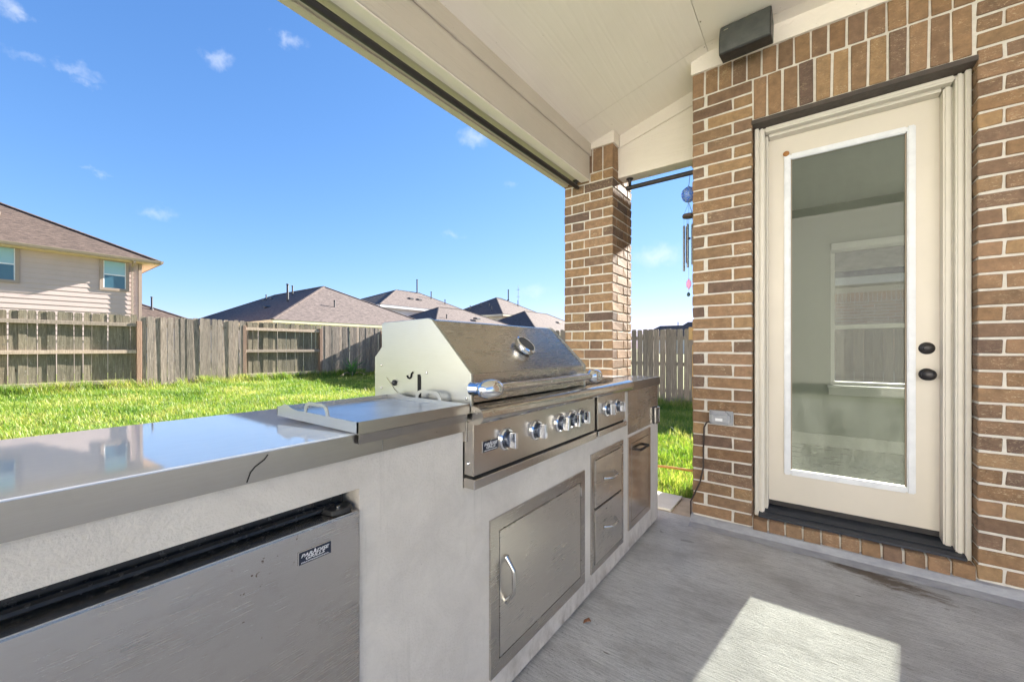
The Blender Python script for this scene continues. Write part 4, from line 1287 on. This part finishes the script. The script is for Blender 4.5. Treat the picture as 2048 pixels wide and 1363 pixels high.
# ================================================================== NEIGHBOURING HOUSES
def hip_roof(parent, x0, x1, y0, y1, ze, rise, ridge, mat='shingle2', th=.16, eave_mat='house_trim', name='roof'):
    """ridge: ((xa, ya), (xb, yb)); corners at eave height ze"""
    (xa, ya), (xb, yb) = ridge
    zr = ze + rise
    mb = MB()
    v = [(x0, y0, ze), (x1, y0, ze), (x1, y1, ze), (x0, y1, ze), (xa, ya, zr), (xb, yb, zr)]
    if abs(xb - xa) > abs(yb - ya):      # ridge along x (xa < xb)
        f = [(0, 1, 5, 4), (1, 2, 5), (2, 3, 4, 5), (3, 0, 4)]
    else:                                # ridge along y (ya < yb)
        f = [(0, 1, 4), (1, 2, 5, 4), (2, 3, 5), (3, 0, 4, 5)]
    mb.add(v, f)
    r_ = mb.build(name, mat, parent)
    ends = ((0, 4), (1, 5), (2, 5), (3, 4), (4, 5)) if abs(xb - xa) > abs(yb - ya) else ((0, 4), (1, 4), (2, 5), (3, 5), (4, 5))
    for i_, j_ in ends:
        MB().tube([v[i_], v[j_]], .09, 6, flat=(1.4, .5)).build('ridge_cap', mat, r_)
    B(x0 + .02, x1 - .02, y0 + .02, y1 - .02, ze - th, ze - .004).build('fascia', eave_mat, parent)
    return r_
def vent_pipe(parent, p, h=.5, r=.05):
    MB().lathe([(r * 2.4, -.1), (r * 2.2, .02), (r, .10), (r, h), (r * 1.4, h), (r * 1.4, h + .06), (.001, h + .07)], p, 'z', 10).build('vent_pipe', 'pipe', parent)
def box_vent(parent, p, s=.22, mat='pipe'):
    x, y, z = p
    MB().prism([(x - s, z - .05), (x + s, z - .12), (x + s, z + .06), (x - s * .2, z + .13), (x - s, z + .1)], 'y', y - s, y + s).build('roof_vent', mat, parent, bevel=.02)

# --- two-storey house on the left
h1 = thing('two_storey_house', 'two-storey house with taupe lap siding and brown hip roof at left', 'house', (-28, 0, .2))
HX1 = -24.2
w1 = B(-32.0, HX1 - .03, -8.5, 4.45, .1, 5.15).build('wall', 'siding', h1)
zb = 1.55
while zb < 5.12:
    z1 = min(zb + .212, 5.14)
    MB().prism([(HX1 - .029, zb), (HX1 + .008, zb), (HX1 - .012, z1), (HX1 - .029, z1)], 'y', -8.4, 4.33).build('siding_board', 'siding', w1)
    zb += .20
B(HX1 - .03, HX1 + .03, 4.34, 4.452, .1, 5.15).build('corner_board', 'house_trim', h1)
ew, hr = -23.72, None
hip_roof(h1, -32.6, ew, -9.0, 4.98, 5.16, 2.37, ((-28.16, -4.5), (-28.16, .54)), 'shingle', .14, 'soffit')
MB().prism([(ew + .0, 5.165), (ew + .11, 5.165), (ew + .11, 5.14), (ew + .09, 5.05), (ew + .0, 5.05)], 'y', -9.0, 5.0).build('gutter', 'gutter', h1)
MB().prism([(4.98, 5.165), (5.09, 5.165), (5.09, 5.13), (5.07, 5.05), (4.98, 5.05)], 'x', -32.6, ew + .11).build('gutter', 'gutter', h1)
MB().tube([(ew + .05, 4.12, 5.06), (ew + .05, 4.12, 4.99), (HX1 + .07, 4.12, 4.85), (HX1 + .07, 4.12, .3)], .05, 4).build('downspout', 'house_trim', h1)
def far_window(parent, X, y0, y1, z0, z1, trim='house_trim', tw=.11):
    wn_ = MB()
    wn_.box(X, X + .045, y0 - tw, y0, z0 - tw, z1 + tw); wn_.box(X, X + .045, y1, y1 + tw, z0 - tw, z1 + tw)
    wn_.box(X, X + .045, y0, y1, z1, z1 + tw); wn_.box(X, X + .045, y0, y1, z0 - tw, z0)
    wo = wn_.build('window', trim, parent)
    B(X + .001, X + .006, y0, y1, z0, z1).build('blind', 'blind', wo)
    zm = (z0 + z1) / 2
    B(X + .012, X + .016, y0, y1, z0, zm).build('pane', 'far_pane', wo)
    B(X + .0065, X + .011, y0 + .04, y1 - .04, zm + .01, z1 - .04).build('pane', 'blind', wo)
    B(X + .012, X + .03, y0, y1, zm - .025, zm + .025).build('meeting_rail', 'white_frame', wo)
    for a, b in ((y0, y0 + .03), (y1 - .03, y1)):
        B(X + .0165, X + .028, a, b, z0, z1).build('sash', 'white_frame', wo)
far_window(h1, HX1 + .005, 3.22, 3.92, 3.82, 4.97)
far_window(h1, HX1 + .005, -.05, .86, 3.80, 5.0)
MB().lathe([(.30, -.1), (.30, .02), (.22, .14), (.08, .19), (.001, .2)], (-26.6, .26, 6.78), (.3, 0, 1), 16).build('roof_vent', 'vent_tan', h1, smooth=True)

# --- roof just right of it, farther back
h5 = thing('distant_house', 'low brown roof just showing behind the two-storey house', 'house', (-44, 4, .2))
B(-50, -38.6, -4, 9.6, .1, 3.1).build('wall', 'white_wall', h5)
hip_roof(h5, -50.5, -38, -4.5, 10.2, 3.25, 3.0, ((-44.2, 1.8), (-44.2, 4.0)), 'shingle')
vent_pipe(h5, (-39.9, 7.9, 4.15), .9, .06)

# --- single-storey house behind the side fence
h2 = thing('single_storey_house', 'single-storey house with broad taupe hip roof behind the side fence', 'house', (-30.8, 16.4, .2))
B(-45, -24.9, 10.5, 22.3, .1, 2.75).build('wall', 'white_wall', h2)
hip_roof(h2, -46, -24.4, 10.0, 22.8, 2.86, 3.24, ((-39.5, 16.4), (-30.8, 16.4)), 'shingle2', .17, 'cream_wall')
vent_pipe(h2, (-30.2, 13.4, 4.45), 1.35, .075)
vent_pipe(h2, (-33.4, 15.2, 5.4), .8, .06)
vent_pipe(h2, (-26.9, 15.1, 4.0), .55, .05)
box_vent(h2, (-31.6, 12.6, 4.2))
box_vent(h2, (-37.0, 15.2, 5.45)); box_vent(h2, (-38.5, 15.2, 5.45)); vent_pipe(h2, (-37.8, 15.0, 5.4), .4, .05)

# --- two-storey house further on, with a lower wing
h3 = thing('pale_two_storey_house', 'pale two-storey house with hip roof seen above the grill', 'house', (-42, 32, .2))
B(-48.5, -36.6, 25.8, 39.0, .1, 5.75).build('wall', 'white_wall', h3)
hip_roof(h3, -49, -36, 25.2, 39.6, 5.86, 2.85, ((-42.5, 32.2), (-42.5, 36.0)), 'shingle2', .3, 'white_wall')
B(-38, -27, 24.6, 40.5, .1, 2.7).build('wing_wall', 'white_wall', h3)
hip_roof(h3, -39.5, -26.5, 24.1, 41.2, 2.82, 2.96, ((-33, 30.7), (-33, 34.6)), 'shingle2', .2, 'white_wall', name='wing_roof')
vent_pipe(h3, (-42.3, 35.4, 8.5), 1.9, .09)
vent_pipe(h3, (-40.4, 36.2, 7.6), 1.1, .07); vent_pipe(h3, (-38.6, 37.0, 6.9), .7, .06)
box_vent(h3, (-39.2, 31.8, 7.3), .28); box_vent(h3, (-39.2, 33.1, 7.3), .28)
vent_pipe(h3, (-29.6, 28.6, 4.1), .5, .06); box_vent(h3, (-29.6, 33.2, 4.5), .3)

h4 = thing('cream_two_storey_house', 'cream two-storey house with dark hip roof left of the column', 'house', (-39, 49, .2))
B(-44.6, -33.5, 42.8, 55.2, .1, 5.75).build('wall', 'cream_wall', h4)
hip_roof(h4, -45.2, -33, 42.3, 55.7, 5.86, 3.25, ((-39.1, 48.4), (-39.1, 49.6)), 'shingle2', .28, 'cream_wall')
B(-35, -24.5, 37.6, 54, .1, 2.7).build('wing_wall', 'cream_wall', h4)
hip_roof(h4, -36, -24, 37.1, 54.6, 3.0, 3.1, ((-30, 43.1), (-30, 48.6)), 'shingle2', .2, 'cream_wall', name='wing_roof')
for y0, x0 in ((42.75, -40.0), (42.75, -36.6)):
    wo = B(x0 - .7, x0 + .7, y0 - .03, y0 + .04, 4.0, 5.2).build('window', 'white_frame', h4)
    B(x0 - .6, x0 + .6, y0 - .045, y0 - .031, 4.1, 5.1).build('pane', 'far_pane', wo)
vent_pipe(h4, (-38.4, 50.6, 8.9), 1.6, .09); vent_pipe(h4, (-36.8, 51, 7.9), .8, .06)
for a_, b_ in ((-41, 44.5), (-39.6, 45.3), (-37.5, 44.8), (-36.0, 43.5), (-40.3, 43.6)):
    vent_pipe(h4, (a_, b_, 5.9 + (b_ - 42.3) * .5), .6, .06)
box_vent(h4, (-27.2, 47.0, 4.7), .3, 'vent_tan')

ms = thing('antenna_mast', 'thin distant antenna mast on the horizon', 'mast', (-85, 118, 0))
MB().tube([(-85, 118, 0), (-85, 118, 24)], .09, 6).build('pole', 'mast', ms)
for zz in (14, 17, 20, 22.5):
    MB().tube([(-85.5, 117.6, zz), (-84.5, 118.4, zz)], .06, 5).build('crossbar', 'mast', ms)

# --- brick neighbour across the back fence, seen through the door glass
h6 = thing('brick_neighbour_house', 'red brick house across the back fence, seen through the door glass', 'house', (5, 17, 0))
NX0, NX1, NY = -1.6, 11.0, 13.6
nw = B(NX0, NX1, NY + .008, NY + 9.0, -.2, 2.8).build('wall', 'white_wall', h6)
cr = .0806
for i in range(9, 30):
    z = i * cr
    x = .2 + (0 if i % 2 else .128)
    while x < 2.75:
        brick(nw, x, x + .244, NY, NY + .06, z + .006, z + cr - .006, 'brick_red'); x += .256
x = .2
while x < 2.9:
    brick(nw, x, x + .074, NY, NY + .06, 30 * cr + .006, 30 * cr + .244, 'brick_red'); x += .086
hip_roof(h6, NX0 - .5, NX1 + .5, NY - .45, NY + 9.5, 3.02, 2.3, ((3.0, NY + 4.5), (6.6, NY + 4.5)), 'shingle2', .2, 'trim')
B(NX0 - .4, NX1 + .4, NY - .012, NY + .006, 2.665, 2.80).build('frieze_board', 'trim', h6)

# far rooftops beyond the back fence
for i, (x, y, w, h_, lab) in enumerate(((-24, 92, 14, 6.2, 'far rooftop just above the back fence nearest the column'), (-17.6, 88, 12, 6.6, 'far rooftop just above the back fence beside the house corner'))):
    hh = thing('far_house', lab, 'house', (x, y, 0), None)
    B(x - w / 2 + .5, x + w / 2 - .5, y - 4, y + 4, 0, 3.4).build('wall', 'white_wall', hh)
    hip_roof(hh, x - w / 2, x + w / 2, y - 4.5, y + 4.5, 3.5, h_ - 3.5, ((x - w / 5, y), (x + w / 5, y)), 'shingle2')
    vent_pipe(hh, (x + 1.0, y, h_ - .3), 1.0, .09)

# --- unseen pale house, added behind the camera to bounce sun into the patio
h7 = thing('unseen_fill_house', 'pale sided two-storey house added out of view to bounce sunlight', 'house', (0, -13, 0))
w7 = B(-9.0, 9.0, -17.5, -8.53, -.1, 5.5).build('wall', 'white_wall', h7)
zb = .4
while zb < 5.4:
    MB().prism([(-8.529, zb), (-8.495, zb), (-8.512, min(zb + .21, 5.5)), (-8.529, min(zb + .21, 5.5))], 'x', -9, 9).build('siding_board', 'white_wall', w7)
    zb += .2
hip_roof(h7, -9.5, 9.5, -18, -8.0, 5.6, 2.4, ((-4.5, -13), (4.5, -13)), 'shingle2')
for x in (-6, -1.5, 3.5, 6.5):
    for z in (1.2, 3.7):
        wo = frame_ring(MB(), x - .6, x + .6, z - .1, z + 1.3, .1, -8.5, -8.45, True).build('window', 'white_frame', h7)
        B(x - .5, x + .5, -8.48, -8.47, z, z + 1.2).build('pane', 'far_pane', wo)
